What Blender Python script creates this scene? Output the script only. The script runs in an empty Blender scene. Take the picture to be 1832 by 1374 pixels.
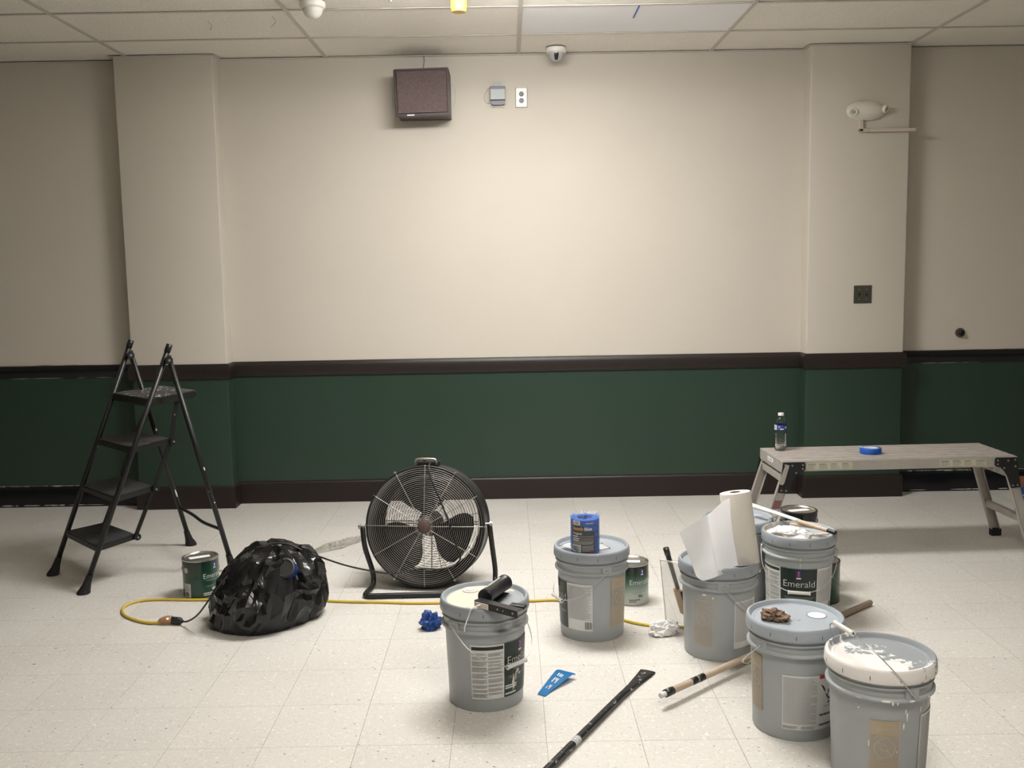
import bpy, bmesh, math, random
from mathutils import Vector, Matrix, noise
random.seed(7)
PI = math.pi
scene = bpy.context.scene
COL = scene.collection

# ------------------------------------------------------------------ camera
cam_d = bpy.data.cameras.new('camera')
cam = bpy.data.objects.new('camera', cam_d); COL.objects.link(cam)
cam_d.sensor_fit = 'HORIZONTAL'; cam_d.sensor_width = 36.0
cam_d.lens = 1748.9 / 1832 * 36.0
cam_d.clip_start = 0.05; cam_d.clip_end = 60
def cam_matrix(y, p, r):
    fwd = Vector((0, math.cos(p), -math.sin(p))); up = Vector((0, math.sin(p), math.cos(p))); rt = Vector((1, 0, 0))
    rt2 = math.cos(r)*rt + math.sin(r)*up; up2 = -math.sin(r)*rt + math.cos(r)*up
    m = Matrix((rt2, up2, -fwd)).transposed()
    return Matrix.Rotation(y, 3, 'Z') @ m
cam.matrix_world = Matrix.Translation((0, 0, 1.5053)) @ cam_matrix(-0.0024, 0.115, -0.0173).to_4x4()
scene.camera = cam
# ------------------------------------------------------------------ world, exposure
w = bpy.data.worlds.new('world'); scene.world = w; w.use_nodes = True
w.node_tree.nodes['Background'].inputs[0].default_value = (0.5, 0.5, 0.5, 1)
w.node_tree.nodes['Background'].inputs[1].default_value = 0.05
vs = scene.view_settings
vs.view_transform = 'Standard'; vs.look = 'None'; vs.gamma = 1.0; vs.exposure = 0.0; vs.use_curve_mapping = False
LAMP = 57.0          # main ceiling fixture (emission of its diffuser)
LAMP_FILL = 26.0      # unseen fill fixture, added to light the pail fronts

# ------------------------------------------------------------------ materials
def new_mat(name):
    m = bpy.data.materials.new(name); m.use_nodes = True
    return m, m.node_tree, m.node_tree.nodes['Principled BSDF']
def link(nt, a, b): nt.links.new(a, b)
def mat(name, col, rough=0.5, metal=0.0, bump=0.0, bscale=60, var=0.0, vscale=8, spec=0.5, trans=0.0, alpha=1.0, coat=0.0, ior=1.45, world=False):
    m, nt, b = new_mat(name)
    b.inputs['Base Color'].default_value = (*col, 1); b.inputs['Roughness'].default_value = rough
    b.inputs['Metallic'].default_value = metal; b.inputs['Specular IOR Level'].default_value = spec
    b.inputs['Transmission Weight'].default_value = trans; b.inputs['Alpha'].default_value = alpha
    b.inputs['Coat Weight'].default_value = coat; b.inputs['IOR'].default_value = ior
    if world: co = nt.nodes.new('ShaderNodeNewGeometry').outputs['Position']
    else: co = nt.nodes.new('ShaderNodeTexCoord').outputs['Object']
    if var > 0:
        n = nt.nodes.new('ShaderNodeTexNoise'); n.inputs['Scale'].default_value = vscale; n.inputs['Detail'].default_value = 5
        link(nt, co, n.inputs['Vector'])
        mx = nt.nodes.new('ShaderNodeMix'); mx.data_type = 'RGBA'
        mx.inputs[6].default_value = (*[c*(1-var) for c in col], 1); mx.inputs[7].default_value = (*[min(1, c*(1+var)) for c in col], 1)
        link(nt, n.outputs['Fac'], mx.inputs[0]); link(nt, mx.outputs[2], b.inputs['Base Color'])
    if bump > 0:
        n = nt.nodes.new('ShaderNodeTexNoise'); n.inputs['Scale'].default_value = bscale; n.inputs['Detail'].default_value = 4
        link(nt, co, n.inputs['Vector'])
        bp = nt.nodes.new('ShaderNodeBump'); bp.inputs['Strength'].default_value = bump; bp.inputs['Distance'].default_value = 0.004
        link(nt, n.outputs['Fac'], bp.inputs['Height']); link(nt, bp.outputs[0], b.inputs['Normal'])
    return m
def emit(name, col, s):
    m, nt, b = new_mat(name)
    b.inputs['Base Color'].default_value = (0.8, 0.8, 0.8, 1)
    b.inputs['Emission Color'].default_value = (*col, 1); b.inputs['Emission Strength'].default_value = s
    return m
def ramp(nt, fac, stops):
    r = nt.nodes.new('ShaderNodeValToRGB'); e = r.color_ramp.elements
    while len(e) < len(stops): e.new(0.5)
    for i, (p, c) in enumerate(stops):
        e[i].position = p; e[i].color = (*c, 1) if len(c) == 3 else c
    link(nt, fac, r.inputs[0]); return r.outputs[0]
def mixc(nt, fac, a, b_):
    mx = nt.nodes.new('ShaderNodeMix'); mx.data_type = 'RGBA'
    link(nt, fac, mx.inputs[0])
    for s, v in ((6, a), (7, b_)):
        if isinstance(v, tuple): mx.inputs[s].default_value = (*v, 1)
        else: link(nt, v, mx.inputs[s])
    return mx.outputs[2]

def floor_mat():
    m, nt, b = new_mat('vinyl_tile')
    g = nt.nodes.new('ShaderNodeNewGeometry').outputs['Position']
    n1 = nt.nodes.new('ShaderNodeTexNoise'); n1.inputs['Scale'].default_value = 2.0; n1.inputs['Detail'].default_value = 6; link(nt, g, n1.inputs['Vector'])
    base = mixc(nt, n1.outputs['Fac'], (0.565, 0.54, 0.495), (0.67, 0.655, 0.62))
    mp = nt.nodes.new('ShaderNodeMapping'); mp.inputs['Scale'].default_value = (1.0, 1.8, 1.0); mp.inputs['Rotation'].default_value = (0, 0, 0.5); link(nt, g, mp.inputs['Vector'])
    n2 = nt.nodes.new('ShaderNodeTexNoise'); n2.inputs['Scale'].default_value = 105; n2.inputs['Detail'].default_value = 2; link(nt, mp.outputs[0], n2.inputs['Vector'])
    f2 = ramp(nt, n2.outputs['Fac'], [(0.30, (0.85,)*3), (0.37, (0, 0, 0))])
    base = mixc(nt, f2, base, (0.30, 0.26, 0.20))
    n3 = nt.nodes.new('ShaderNodeTexNoise'); n3.inputs['Scale'].default_value = 60; n3.inputs['Detail'].default_value = 3; link(nt, g, n3.inputs['Vector'])
    f3 = ramp(nt, n3.outputs['Fac'], [(0.58, (0, 0, 0)), (0.68, (0.6,)*3)])
    base = mixc(nt, f3, base, (0.80, 0.78, 0.74))
    n4 = nt.nodes.new('ShaderNodeTexNoise'); n4.inputs['Scale'].default_value = 46; n4.inputs['Detail'].default_value = 1; link(nt, mp.outputs[0], n4.inputs['Vector'])
    f4 = ramp(nt, n4.outputs['Fac'], [(0.235, (1, 1, 1)), (0.262, (0, 0, 0))])
    base = mixc(nt, f4, base, (0.10, 0.085, 0.07))
    oi = nt.nodes.new('ShaderNodeObjectInfo')
    hsv = nt.nodes.new('ShaderNodeHueSaturation'); link(nt, base, hsv.inputs['Color'])
    mr = nt.nodes.new('ShaderNodeMapRange'); mr.inputs[3].default_value = 0.975; mr.inputs[4].default_value = 1.025
    link(nt, oi.outputs['Random'], mr.inputs[0]); link(nt, mr.outputs[0], hsv.inputs['Value'])
    link(nt, hsv.outputs[0], b.inputs['Base Color'])
    b.inputs['Roughness'].default_value = 0.42; b.inputs['Specular IOR Level'].default_value = 0.35
    n5 = nt.nodes.new('ShaderNodeTexNoise'); n5.inputs['Scale'].default_value = 9; n5.inputs['Detail'].default_value = 4; link(nt, g, n5.inputs['Vector'])
    bp = nt.nodes.new('ShaderNodeBump'); bp.inputs['Strength'].default_value = 0.25; bp.inputs['Distance'].default_value = 0.004
    link(nt, n5.outputs['Fac'], bp.inputs['Height']); link(nt, bp.outputs[0], b.inputs['Normal'])
    return m
def ceiling_mat(name, col, strength=0.9, scale=48):
    m, nt, b = new_mat(name)
    g = nt.nodes.new('ShaderNodeNewGeometry').outputs['Position']
    v = nt.nodes.new('ShaderNodeTexNoise'); v.inputs['Scale'].default_value = scale; v.inputs['Detail'].default_value = 3; v.inputs['Distortion'].default_value = 0.6
    link(nt, g, v.inputs['Vector'])
    bp = nt.nodes.new('ShaderNodeBump'); bp.inputs['Strength'].default_value = strength; bp.inputs['Distance'].default_value = 0.006
    link(nt, v.outputs['Fac'], bp.inputs['Height']); link(nt, bp.outputs[0], b.inputs['Normal'])
    n = nt.nodes.new('ShaderNodeTexNoise'); n.inputs['Scale'].default_value = 1.3; n.inputs['Detail'].default_value = 5; link(nt, g, n.inputs['Vector'])
    base = mixc(nt, n.outputs['Fac'], tuple(c*0.90 for c in col), tuple(min(1, c*1.06) for c in col))
    link(nt, base, b.inputs['Base Color'])
    b.inputs['Roughness'].default_value = 0.45; b.inputs['Specular IOR Level'].default_value = 0.35
    return m
def wall_paint(name, col, rough, bump=0.12):
    m, nt, b = new_mat(name)
    g = nt.nodes.new('ShaderNodeNewGeometry').outputs['Position']
    n = nt.nodes.new('ShaderNodeTexNoise'); n.inputs['Scale'].default_value = 1.6; n.inputs['Detail'].default_value = 6; n.inputs['Roughness'].default_value = 0.6; link(nt, g, n.inputs['Vector'])
    base = mixc(nt, n.outputs['Fac'], tuple(c*0.955 for c in col), tuple(min(1, c*1.045) for c in col))
    link(nt, base, b.inputs['Base Color'])
    b.inputs['Roughness'].default_value = rough; b.inputs['Specular IOR Level'].default_value = 0.4
    n2 = nt.nodes.new('ShaderNodeTexNoise'); n2.inputs['Scale'].default_value = 6; n2.inputs['Detail'].default_value = 8; link(nt, g, n2.inputs['Vector'])
    bp = nt.nodes.new('ShaderNodeBump'); bp.inputs['Strength'].default_value = bump; bp.inputs['Distance'].default_value = 0.01
    link(nt, n2.outputs['Fac'], bp.inputs['Height']); link(nt, bp.outputs[0], b.inputs['Normal'])
    return m
def splash_mat(name, base_col, paint, lo, hi, axis=(0, 0), sc=14, spread=1.0, rough=0.4, off=0.0):
    """plastic with dried paint: noise patches plus a bias towards one side (a stain fixed to the object)"""
    m, nt, b = new_mat(name)
    co = nt.nodes.new('ShaderNodeTexCoord').outputs['Object']
    n = nt.nodes.new('ShaderNodeTexNoise'); n.inputs['Scale'].default_value = sc; n.inputs['Detail'].default_value = 6; n.inputs['Roughness'].default_value = 0.62; link(nt, co, n.inputs['Vector'])
    dp = nt.nodes.new('ShaderNodeVectorMath'); dp.operation = 'DOT_PRODUCT'; link(nt, co, dp.inputs[0]); dp.inputs[1].default_value = (axis[0]*spread, axis[1]*spread, 0)
    ad = nt.nodes.new('ShaderNodeMath'); ad.operation = 'ADD'; link(nt, n.outputs['Fac'], ad.inputs[0]); link(nt, dp.outputs['Value'], ad.inputs[1])
    ad2 = nt.nodes.new('ShaderNodeMath'); ad2.operation = 'ADD'; link(nt, ad.outputs[0], ad2.inputs[0]); ad2.inputs[1].default_value = off
    f = ramp(nt, ad2.outputs[0], [(lo, (0, 0, 0)), (hi, (1, 1, 1))])
    link(nt, mixc(nt, f, base_col, paint), b.inputs['Base Color'])
    b.inputs['Roughness'].default_value = rough
    bp = nt.nodes.new('ShaderNodeBump'); bp.inputs['Strength'].default_value = 0.3; bp.inputs['Distance'].default_value = 0.002
    link(nt, f, bp.inputs['Height']); link(nt, bp.outputs[0], b.inputs['Normal'])
    return m
def grad_mat(name, stops, rough=0.3, zs=(0, 0.19), tilt=0.0, coat=0.3):
    m, nt, b = new_mat(name)
    co = nt.nodes.new('ShaderNodeTexCoord').outputs['Object']
    sp = nt.nodes.new('ShaderNodeSeparateXYZ'); link(nt, co, sp.inputs[0])
    ma = nt.nodes.new('ShaderNodeMath'); ma.operation = 'MULTIPLY_ADD'; link(nt, sp.outputs['X'], ma.inputs[0]); ma.inputs[1].default_value = tilt; link(nt, sp.outputs['Z'], ma.inputs[2])
    mr = nt.nodes.new('ShaderNodeMapRange'); mr.inputs[1].default_value = zs[0]; mr.inputs[2].default_value = zs[1]; link(nt, ma.outputs[0], mr.inputs[0])
    link(nt, ramp(nt, mr.outputs[0], stops), b.inputs['Base Color'])
    b.inputs['Roughness'].default_value = rough; b.inputs['Coat Weight'].default_value = coat
    return m

M = {}
M['floor'] = floor_mat()
M['joint'] = mat('joint_dirt', (0.16, 0.145, 0.12), 0.8)
M['wall'] = wall_paint('greige_wall_paint', (0.56, 0.52, 0.45), 0.55)
M['green'] = wall_paint('dark_green_wall_paint', (0.0235, 0.046, 0.031), 0.34, 0.06)
M['brown'] = wall_paint('dark_brown_trim_paint', (0.017, 0.0115, 0.010), 0.42, 0.08)
M['black_trim'] = splash_mat('black_trim_paint', (0.004, 0.004, 0.006), (0.09, 0.09, 0.085), 0.70, 0.74, sc=11, rough=0.22)
M['bare'] = mat('unpainted_edge', (0.45, 0.44, 0.41), 0.6, bump=0.3)
M['ceil'] = ceiling_mat('textured_ceiling_tile', (0.88, 0.835, 0.76))
M['ceil_smooth'] = ceiling_mat('smooth_ceiling_tile', (0.90, 0.90, 0.93), 0.06)
M['tbar'] = mat('tbar_metal', (0.55, 0.51, 0.46), 0.5, var=0.08, vscale=4)
M['void'] = mat('ceiling_void', (0.05, 0.045, 0.04), 0.9)
M['lens'] = emit('lamp_diffuser', (1.0, 0.975, 0.945), LAMP)
M['lens_fill'] = emit('lamp_diffuser_fill', (1.0, 0.94, 0.86), LAMP_FILL)
M['white_metal'] = mat('white_metal', (0.75, 0.74, 0.72), 0.4)
M['pail'] = mat('grey_pail_plastic', (0.37, 0.395, 0.405), 0.38, var=0.05, vscale=5, bump=0.05, bscale=30)
M['lid'] = mat('grey_lid_plastic', (0.31, 0.34, 0.37), 0.35, var=0.05, vscale=12)
M['lid_blue'] = mat('pale_grey_lid_plastic', (0.37, 0.41, 0.455), 0.34, var=0.05, vscale=12)
M['lid_A'] = splash_mat('lid_with_cream_paint', (0.30, 0.325, 0.35), (0.66, 0.61, 0.50), 0.49, 0.51, axis=(-1.0, 0.45), sc=9, spread=1.6, off=0.03, rough=0.28)
M['lid_E'] = splash_mat('lid_with_white_paint', (0.27, 0.295, 0.315), (0.80, 0.78, 0.76), 0.50, 0.525, axis=(-0.75, -0.65), sc=22, spread=2.0, off=0.015, rough=0.5)
M['lid_F'] = splash_mat('lid_with_dried_paint', (0.36, 0.40, 0.43), (0.62, 0.54, 0.45), 0.55, 0.58, axis=(-1, 0), sc=16, spread=1.0, rough=0.4)
M['slit'] = mat('lid_slit', (0.02, 0.022, 0.025), 0.8)
M['wire'] = mat('galvanised_wire', (0.62, 0.62, 0.60), 0.3, metal=0.9)
M['grip'] = mat('white_plastic_grip', (0.74, 0.72, 0.69), 0.45)
M['paper'] = mat('white_label_paper', (0.66, 0.67, 0.66), 0.5)
M['print'] = mat('grey_fine_print', (0.33, 0.335, 0.33), 0.6)
M['print_dark'] = mat('black_print', (0.02, 0.022, 0.022), 0.5)
M['print_white'] = mat('white_print', (0.75, 0.76, 0.76), 0.5)
M['print_pale'] = mat('pale_green_print', (0.22, 0.28, 0.26), 0.5)
M['label_green'] = mat('dark_green_label', (0.016, 0.028, 0.024), 0.35)
M['label_teal'] = mat('teal_label_patch', (0.010, 0.055, 0.060), 0.35)
M['badge'] = mat('navy_badge', (0.035, 0.035, 0.16), 0.4)
M['badge_red'] = mat('badge_red', (0.45, 0.05, 0.12), 0.4)
M['leg_red'] = mat('faded_red_print', (0.20, 0.09, 0.09), 0.5)
M['red'] = mat('red_print', (0.50, 0.015, 0.03), 0.4)
M['navy_print'] = mat('navy_print', (0.02, 0.025, 0.08), 0.5)
M['warn'] = mat('gold_warning_print', (0.66, 0.47, 0.24), 0.5)
M['warn_bg'] = mat('faded_warning_ground', (0.34, 0.325, 0.29), 0.42)
M['warn_band'] = mat('gold_warning_band', (0.42, 0.37, 0.29), 0.45)
M['paint_white'] = mat('dried_white_paint', (0.80, 0.79, 0.77), 0.5)
M['paint_cream'] = mat('dried_cream_paint', (0.66, 0.61, 0.51), 0.45)
M['tin'] = mat('tin_plate', (0.52, 0.50, 0.47), 0.28, metal=0.95, var=0.08, vscale=20)
M['tin_dark'] = mat('dark_tin_rim', (0.07, 0.07, 0.065), 0.3, metal=0.8)
M['can_green'] = grad_mat('green_can_label', [(0.0, (0.012, 0.05, 0.030)), (0.45, (0.014, 0.060, 0.034)), (0.75, (0.010, 0.035, 0.022)), (1, (0.006, 0.016, 0.012))], tilt=-0.4)
M['can_fade'] = grad_mat('green_to_silver_can_label', [(0.0, (0.50, 0.52, 0.48)), (0.30, (0.36, 0.42, 0.38)), (0.55, (0.07, 0.17, 0.12)), (0.75, (0.010, 0.035, 0.022)), (1, (0.004, 0.010, 0.008))])
M['can_black'] = mat('black_can_label', (0.008, 0.014, 0.012), 0.25, coat=0.3)
M['black_metal'] = splash_mat('black_powder_coat', (0.0045, 0.005, 0.0055), (0.35, 0.35, 0.34), 0.69, 0.71, sc=38, rough=0.42)
M['black_metal_clean'] = mat('black_steel', (0.010, 0.010, 0.011), 0.4)
M['tread'] = splash_mat('ribbed_step_rubber', (0.040, 0.039, 0.041), (0.30, 0.30, 0.29), 0.70, 0.73, sc=30, rough=0.6)
M['tread_top'] = splash_mat('ribbed_step_rubber_splashed', (0.040, 0.040, 0.040), (0.62, 0.60, 0.56), 0.60, 0.63, sc=34, rough=0.55)
M['rubber'] = mat('black_rubber', (0.010, 0.010, 0.010), 0.7, bump=0.3, bscale=200)
M['fan_steel'] = mat('fan_drum_paint', (0.028, 0.027, 0.026), 0.38, metal=0.3, var=0.25, vscale=30)
M['fan_wire'] = mat('fan_grill_wire', (0.42, 0.405, 0.38), 0.32, metal=0.55)
M['fan_blade'] = mat('fan_blade', (0.018, 0.017, 0.017), 0.4)
M['fan_motor'] = mat('fan_motor_paint', (0.03, 0.03, 0.03), 0.45)
M['fan_cap'] = mat('brown_fan_badge', (0.095, 0.062, 0.052), 0.5)
M['sticker'] = mat('grey_sticker', (0.26, 0.25, 0.24), 0.5)
def bag_mat():
    m, nt, b = new_mat('black_bin_liner'); b.inputs['Base Color'].default_value = (.006, .006, .007, 1); b.inputs['Roughness'].default_value = .21; b.inputs['Specular IOR Level'].default_value = .45
    co = nt.nodes.new('ShaderNodeTexCoord').outputs['Object']; prev = None
    mp = nt.nodes.new('ShaderNodeMapping'); mp.inputs['Scale'].default_value = (1.0, 1.0, .38); mp.inputs['Rotation'].default_value = (.3, .35, 0); link(nt, co, mp.inputs['Vector'])
    for sc, st in ((9, .45), (24, .30)):
        n = nt.nodes.new('ShaderNodeTexNoise'); n.inputs['Scale'].default_value = sc; n.inputs['Detail'].default_value = 1; n.inputs['Distortion'].default_value = .7; link(nt, mp.outputs[0], n.inputs['Vector'])
        a = nt.nodes.new('ShaderNodeMath'); a.operation = 'SUBTRACT'; link(nt, n.outputs['Fac'], a.inputs[0]); a.inputs[1].default_value = .5
        c = nt.nodes.new('ShaderNodeMath'); c.operation = 'ABSOLUTE'; link(nt, a.outputs[0], c.inputs[0])
        bp = nt.nodes.new('ShaderNodeBump'); bp.invert = True; bp.inputs['Strength'].default_value = st; bp.inputs['Distance'].default_value = .30/sc
        link(nt, c.outputs[0], bp.inputs['Height'])
        if prev: link(nt, prev, bp.inputs['Normal'])
        prev = bp.outputs[0]
    link(nt, prev, b.inputs['Normal']); return m
M['bag'] = bag_mat()
M['dark_plastic'] = mat('dark_plastic_lid', (0.035, 0.036, 0.038), 0.45)
M['blue_plastic'] = mat('deep_blue_plastic', (0.010, 0.03, 0.16), 0.4)
M['yellow_cord'] = mat('yellow_cord_jacket', (0.60, 0.43, 0.05), 0.4)
M['black_cord'] = mat('black_cord_jacket', (0.018, 0.018, 0.019), 0.42)
M['amber'] = emit('lit_socket_neon', (1.0, 0.42, 0.16), 1.6)
M['clear_socket'] = mat('clear_orange_socket', (0.55, 0.33, 0.20), 0.2, trans=0.5)
M['yellow_plastic'] = mat('yellow_plastic', (0.70, 0.50, 0.04), 0.4)
M['orange_cap'] = mat('orange_dust_cover', (0.62, 0.34, 0.07), 0.4)
M['paper_white'] = mat('white_paper_towel', (0.80, 0.80, 0.80), 0.85, bump=0.5, bscale=150)
def thin_paper(name, col, tr):
    m, nt, b = new_mat(name); b.inputs['Base Color'].default_value = (*col, 1); b.inputs['Roughness'].default_value = .85
    t_ = nt.nodes.new('ShaderNodeBsdfTranslucent'); t_.inputs['Color'].default_value = (*col, 1)
    mx = nt.nodes.new('ShaderNodeMixShader'); mx.inputs[0].default_value = tr
    link(nt, b.outputs[0], mx.inputs[1]); link(nt, t_.outputs[0], mx.inputs[2])
    link(nt, mx.outputs[0], nt.nodes['Material Output'].inputs['Surface'])
    n = nt.nodes.new('ShaderNodeTexNoise'); n.inputs['Scale'].default_value = 160; link(nt, nt.nodes.new('ShaderNodeTexCoord').outputs['Object'], n.inputs['Vector'])
    bp = nt.nodes.new('ShaderNodeBump'); bp.inputs['Strength'].default_value = .4; bp.inputs['Distance'].default_value = .002
    link(nt, n.outputs['Fac'], bp.inputs['Height']); link(nt, bp.outputs[0], b.inputs['Normal']); link(nt, bp.outputs[0], t_.inputs['Normal'])
    return m
M['towel_sheet'] = thin_paper('thin_paper_towel_sheet', (0.95, 0.95, 0.96), .6)
M['roll'] = mat('paper_towel_roll', (0.72, 0.69, 0.63), 0.85, bump=0.5, bscale=150)
M['core'] = mat('cardboard_core', (0.22, 0.17, 0.12), 0.8)
M['cloth'] = mat('white_cloth', (0.80, 0.79, 0.78), 0.9)
M['wood'] = mat('pale_wood_handle', (0.56, 0.44, 0.33), 0.5, var=0.12, vscale=30)
M['wood2'] = mat('raw_wood_pole', (0.50, 0.40, 0.30), 0.55, var=0.14, vscale=25)
M['blue_tape'] = mat('blue_masking_tape', (0.012, 0.090, 0.42), 0.45, var=0.1, vscale=60)
M['wrap'] = mat('clear_shrink_wrap', (0.92, 0.93, 0.95), 0.12, trans=0.85, alpha=0.45, ior=1.2)
M['clear'] = mat('clear_plastic_sleeve', (0.9, 0.9, 0.88), 0.18, trans=0.6, alpha=0.38, ior=1.2)
M['film'] = mat('crumpled_clear_film', (0.62, 0.60, 0.55), 0.18, alpha=0.55, trans=0.3, ior=1.3)
M['orange_print'] = mat('orange_print', (0.80, 0.36, 0.05), 0.5)
M['nitrile'] = mat('blue_nitrile', (0.014, 0.060, 0.24), 0.35)
M['strip_blue'] = mat('bright_blue_card', (0.020, 0.25, 0.56), 0.4)
M['alu'] = mat('worn_aluminium', (0.46, 0.43, 0.395), 0.45, metal=0.35, var=0.18, vscale=14, bump=0.1, bscale=80)
M['alu_deck'] = mat('scuffed_aluminium_deck', (0.48, 0.44, 0.41), 0.5, metal=0.25, var=0.28, vscale=22, bump=0.1, bscale=80)
M['bolt'] = mat('zinc_bolt', (0.33, 0.33, 0.32), 0.4, metal=0.8)
M['label_cream'] = mat('cream_instruction_label', (0.56, 0.54, 0.40), 0.5)
M['pet'] = mat('clear_pet_bottle', (0.93, 0.96, 0.96), 0.04, trans=1.0, ior=1.25)
M['label_bottle'] = mat('blue_bottle_label', (0.03, 0.05, 0.26), 0.35)
M['speaker_cloth'] = mat('brown_speaker_grille', (0.125, 0.090, 0.090), 0.75, bump=0.9, bscale=420, var=0.45, vscale=90)
M['speaker_box'] = mat('dark_brown_speaker_box', (0.050, 0.034, 0.034), 0.5)
M['grey_box'] = mat('grey_metal_box', (0.30, 0.335, 0.34), 0.35, var=0.06, vscale=30)
M['grey_box_dark'] = mat('dark_grey_metal', (0.11, 0.115, 0.14), 0.4)
M['steel_plate'] = mat('bright_plate', (0.85, 0.84, 0.82), 0.3)
M['black_plastic'] = mat('black_plastic', (0.012, 0.012, 0.013), 0.35)
M['dull_plate'] = mat('dull_steel_plate', (0.10, 0.095, 0.08), 0.4, metal=0.6, var=0.15, vscale=40)
M['cam_white'] = mat('white_camera_plastic', (0.74, 0.72, 0.68), 0.35)
M['cam_dome'] = mat('grey_camera_dome', (0.45, 0.45, 0.45), 0.12)
M['emerg'] = mat('cream_light_housing', (0.68, 0.64, 0.57), 0.4)
M['putty'] = mat('conduit_paint', (0.52, 0.46, 0.40), 0.5)
M['brown_paper'] = mat('brown_paper_scrap', (0.20, 0.13, 0.085), 0.7, var=0.3, vscale=40)
M['card_brown'] = mat('brown_brush_sleeve', (0.42, 0.27, 0.11), 0.6)
M['putty_yellow'] = mat('yellow_green_grip', (0.38, 0.36, 0.10), 0.5)
M['snack_brown'] = mat('brown_packet_top', (0.16, 0.055, 0.03), 0.4)
M['snack_blue'] = splash_mat('blue_packet_print', (0.012, 0.05, 0.16), (0.45, 0.55, 0.60), 0.62, 0.66, sc=30, rough=0.3)

# ------------------------------------------------------------------ object helpers
def obj(name, bm, m, parent=None, smooth=False, kind=None, label=None, loc=None):
    me = bpy.data.meshes.new(name); bm.to_mesh(me); bm.free()
    mats = m if isinstance(m, (list, tuple)) else [m]
    for x in mats: me.materials.append(M[x] if isinstance(x, str) else x)
    if smooth:
        for p in me.polygons: p.use_smooth = True
        if smooth != 'all': me.set_sharp_from_angle(angle=math.radians(40))
    o = bpy.data.objects.new(name, me); COL.objects.link(o)
    if parent is not None: o.parent = parent
    if kind: o['kind'] = kind
    if label: o['label'] = label
    if loc is not None: o.location = loc
    return o
def tag(o, label, cat, group=None):
    o['label'] = label; o['category'] = cat
    if group: o['group'] = group
    return o
def thing(name, label, cat, loc=(0, 0, 0), rotz=0.0, group=None):
    o = bpy.data.objects.new(name, None); o.empty_display_size = 0.05; COL.objects.link(o)
    o.location = loc; o.rotation_euler = (0, 0, rotz)
    return tag(o, label, cat, group)
def B(): return bmesh.new()
def box(bm, a, b, bevel=0.0, mi=0, mtx=None):
    x0, y0, z0 = a; x1, y1, z1 = b
    r = bmesh.ops.create_cube(bm, size=1.0)
    vs_ = r['verts']
    for v in vs_:
        v.co = Vector(((x0+x1)/2 + v.co.x*(x1-x0), (y0+y1)/2 + v.co.y*(y1-y0), (z0+z1)/2 + v.co.z*(z1-z0)))
    fs = set(f for v in vs_ for f in v.link_faces)
    for f in fs: f.material_index = mi
    if bevel > 0:
        es = list(set(e for v in vs_ for e in v.link_edges))
        rb = bmesh.ops.bevel(bm, geom=es, offset=bevel, segments=2, affect='EDGES', profile=0.5, material=-1)
        vs_ = list(set(v for f in rb['faces'] for v in f.verts) | set(v for v in vs_ if v.is_valid))
    if mtx is not None:
        seen = set(); st = [v for v in vs_ if v.is_valid]
        while st:
            v = st.pop()
            if v in seen: continue
            seen.add(v)
            for e in v.link_edges: st.append(e.other_vert(v))
        for v in seen: v.co = mtx @ v.co
    return vs_
def lathe(bm, prof, n=48, mi=0, cap0=False, cap1=False, mtx=None, a0=0.0, a1=2*PI):
    full = abs(a1-a0-2*PI) < 1e-6
    cnt = n if full else n+1
    rings = []
    for r, z in prof:
        if r < 1e-6:
            v = bm.verts.new((0, 0, z)); rings.append([v]*cnt); continue
        rings.append([bm.verts.new((r*math.cos(a0+(a1-a0)*i/n), r*math.sin(a0+(a1-a0)*i/n), z)) for i in range(cnt)])
    for k in range(len(rings)-1):
        A, C_ = rings[k], rings[k+1]
        for i in range(n if full else n):
            j = (i+1) % cnt
            q = [A[i], A[j], C_[j], C_[i]]
            u = []
            for v in q:
                if v not in u: u.append(v)
            if len(u) >= 3:
                try: f = bm.faces.new(u); f.material_index = mi
                except ValueError: pass
    if cap0 and prof[0][0] > 0: f = bm.faces.new(list(reversed(rings[0]))); f.material_index = mi
    if cap1 and prof[-1][0] > 0: f = bm.faces.new(rings[-1]); f.material_index = mi
    if mtx is not None:
        for v in set(v for r in rings for v in r): v.co = mtx @ v.co
def frame_mtx(a, b):
    a = Vector(a); b = Vector(b); z = (b-a).normalized()
    x = z.orthogonal().normalized() if abs(z.z) > 0.999 else Vector((0, 0, 1)).cross(z).normalized()
    y = z.cross(x)
    m = Matrix((x, y, z)).transposed().to_4x4(); m.translation = a
    return m
def rod(bm, a, b, r, n=14, r2=None, mi=0):
    L = (Vector(b)-Vector(a)).length
    lathe(bm, [(r, 0), (r if r2 is None else r2, L)], n, mi, True, True, frame_mtx(a, b))
def bar(bm, a, b, w_, h, bevel=0.0, mi=0, up=None):
    """rectangular bar from a to b; w_ across (horizontal), h along up"""
    a = Vector(a); b = Vector(b); z = (b-a).normalized()
    u = Vector(up) if up else Vector((0, 0, 1))
    x = u.cross(z)
    x = x.normalized() if x.length > 1e-4 else Vector((1, 0, 0))
    y = z.cross(x)
    m = Matrix((x, y, z)).transposed().to_4x4(); m.translation = a
    box(bm, (-w_/2, -h/2, 0), (w_/2, h/2, (b-a).length), bevel, mi, m)
def smooth_path(pts, sub=8, closed=False):
    P_ = [Vector(p) for p in pts]; out = []; n = len(P_)
    for i in range(n if closed else n-1):
        p0 = P_[(i-1) % n] if (closed or i > 0) else P_[0]
        p1 = P_[i]; p2 = P_[(i+1) % n]
        p3 = P_[(i+2) % n] if (closed or i+2 < n) else P_[-1]
        for s in range(sub):
            t = s/sub
            out.append(0.5*((2*p1)+(-p0+p2)*t+(2*p0-5*p1+4*p2-p3)*t*t+(-p0+3*p1-3*p2+p3)*t**3))
    if not closed: out.append(P_[-1])
    return out
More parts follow.
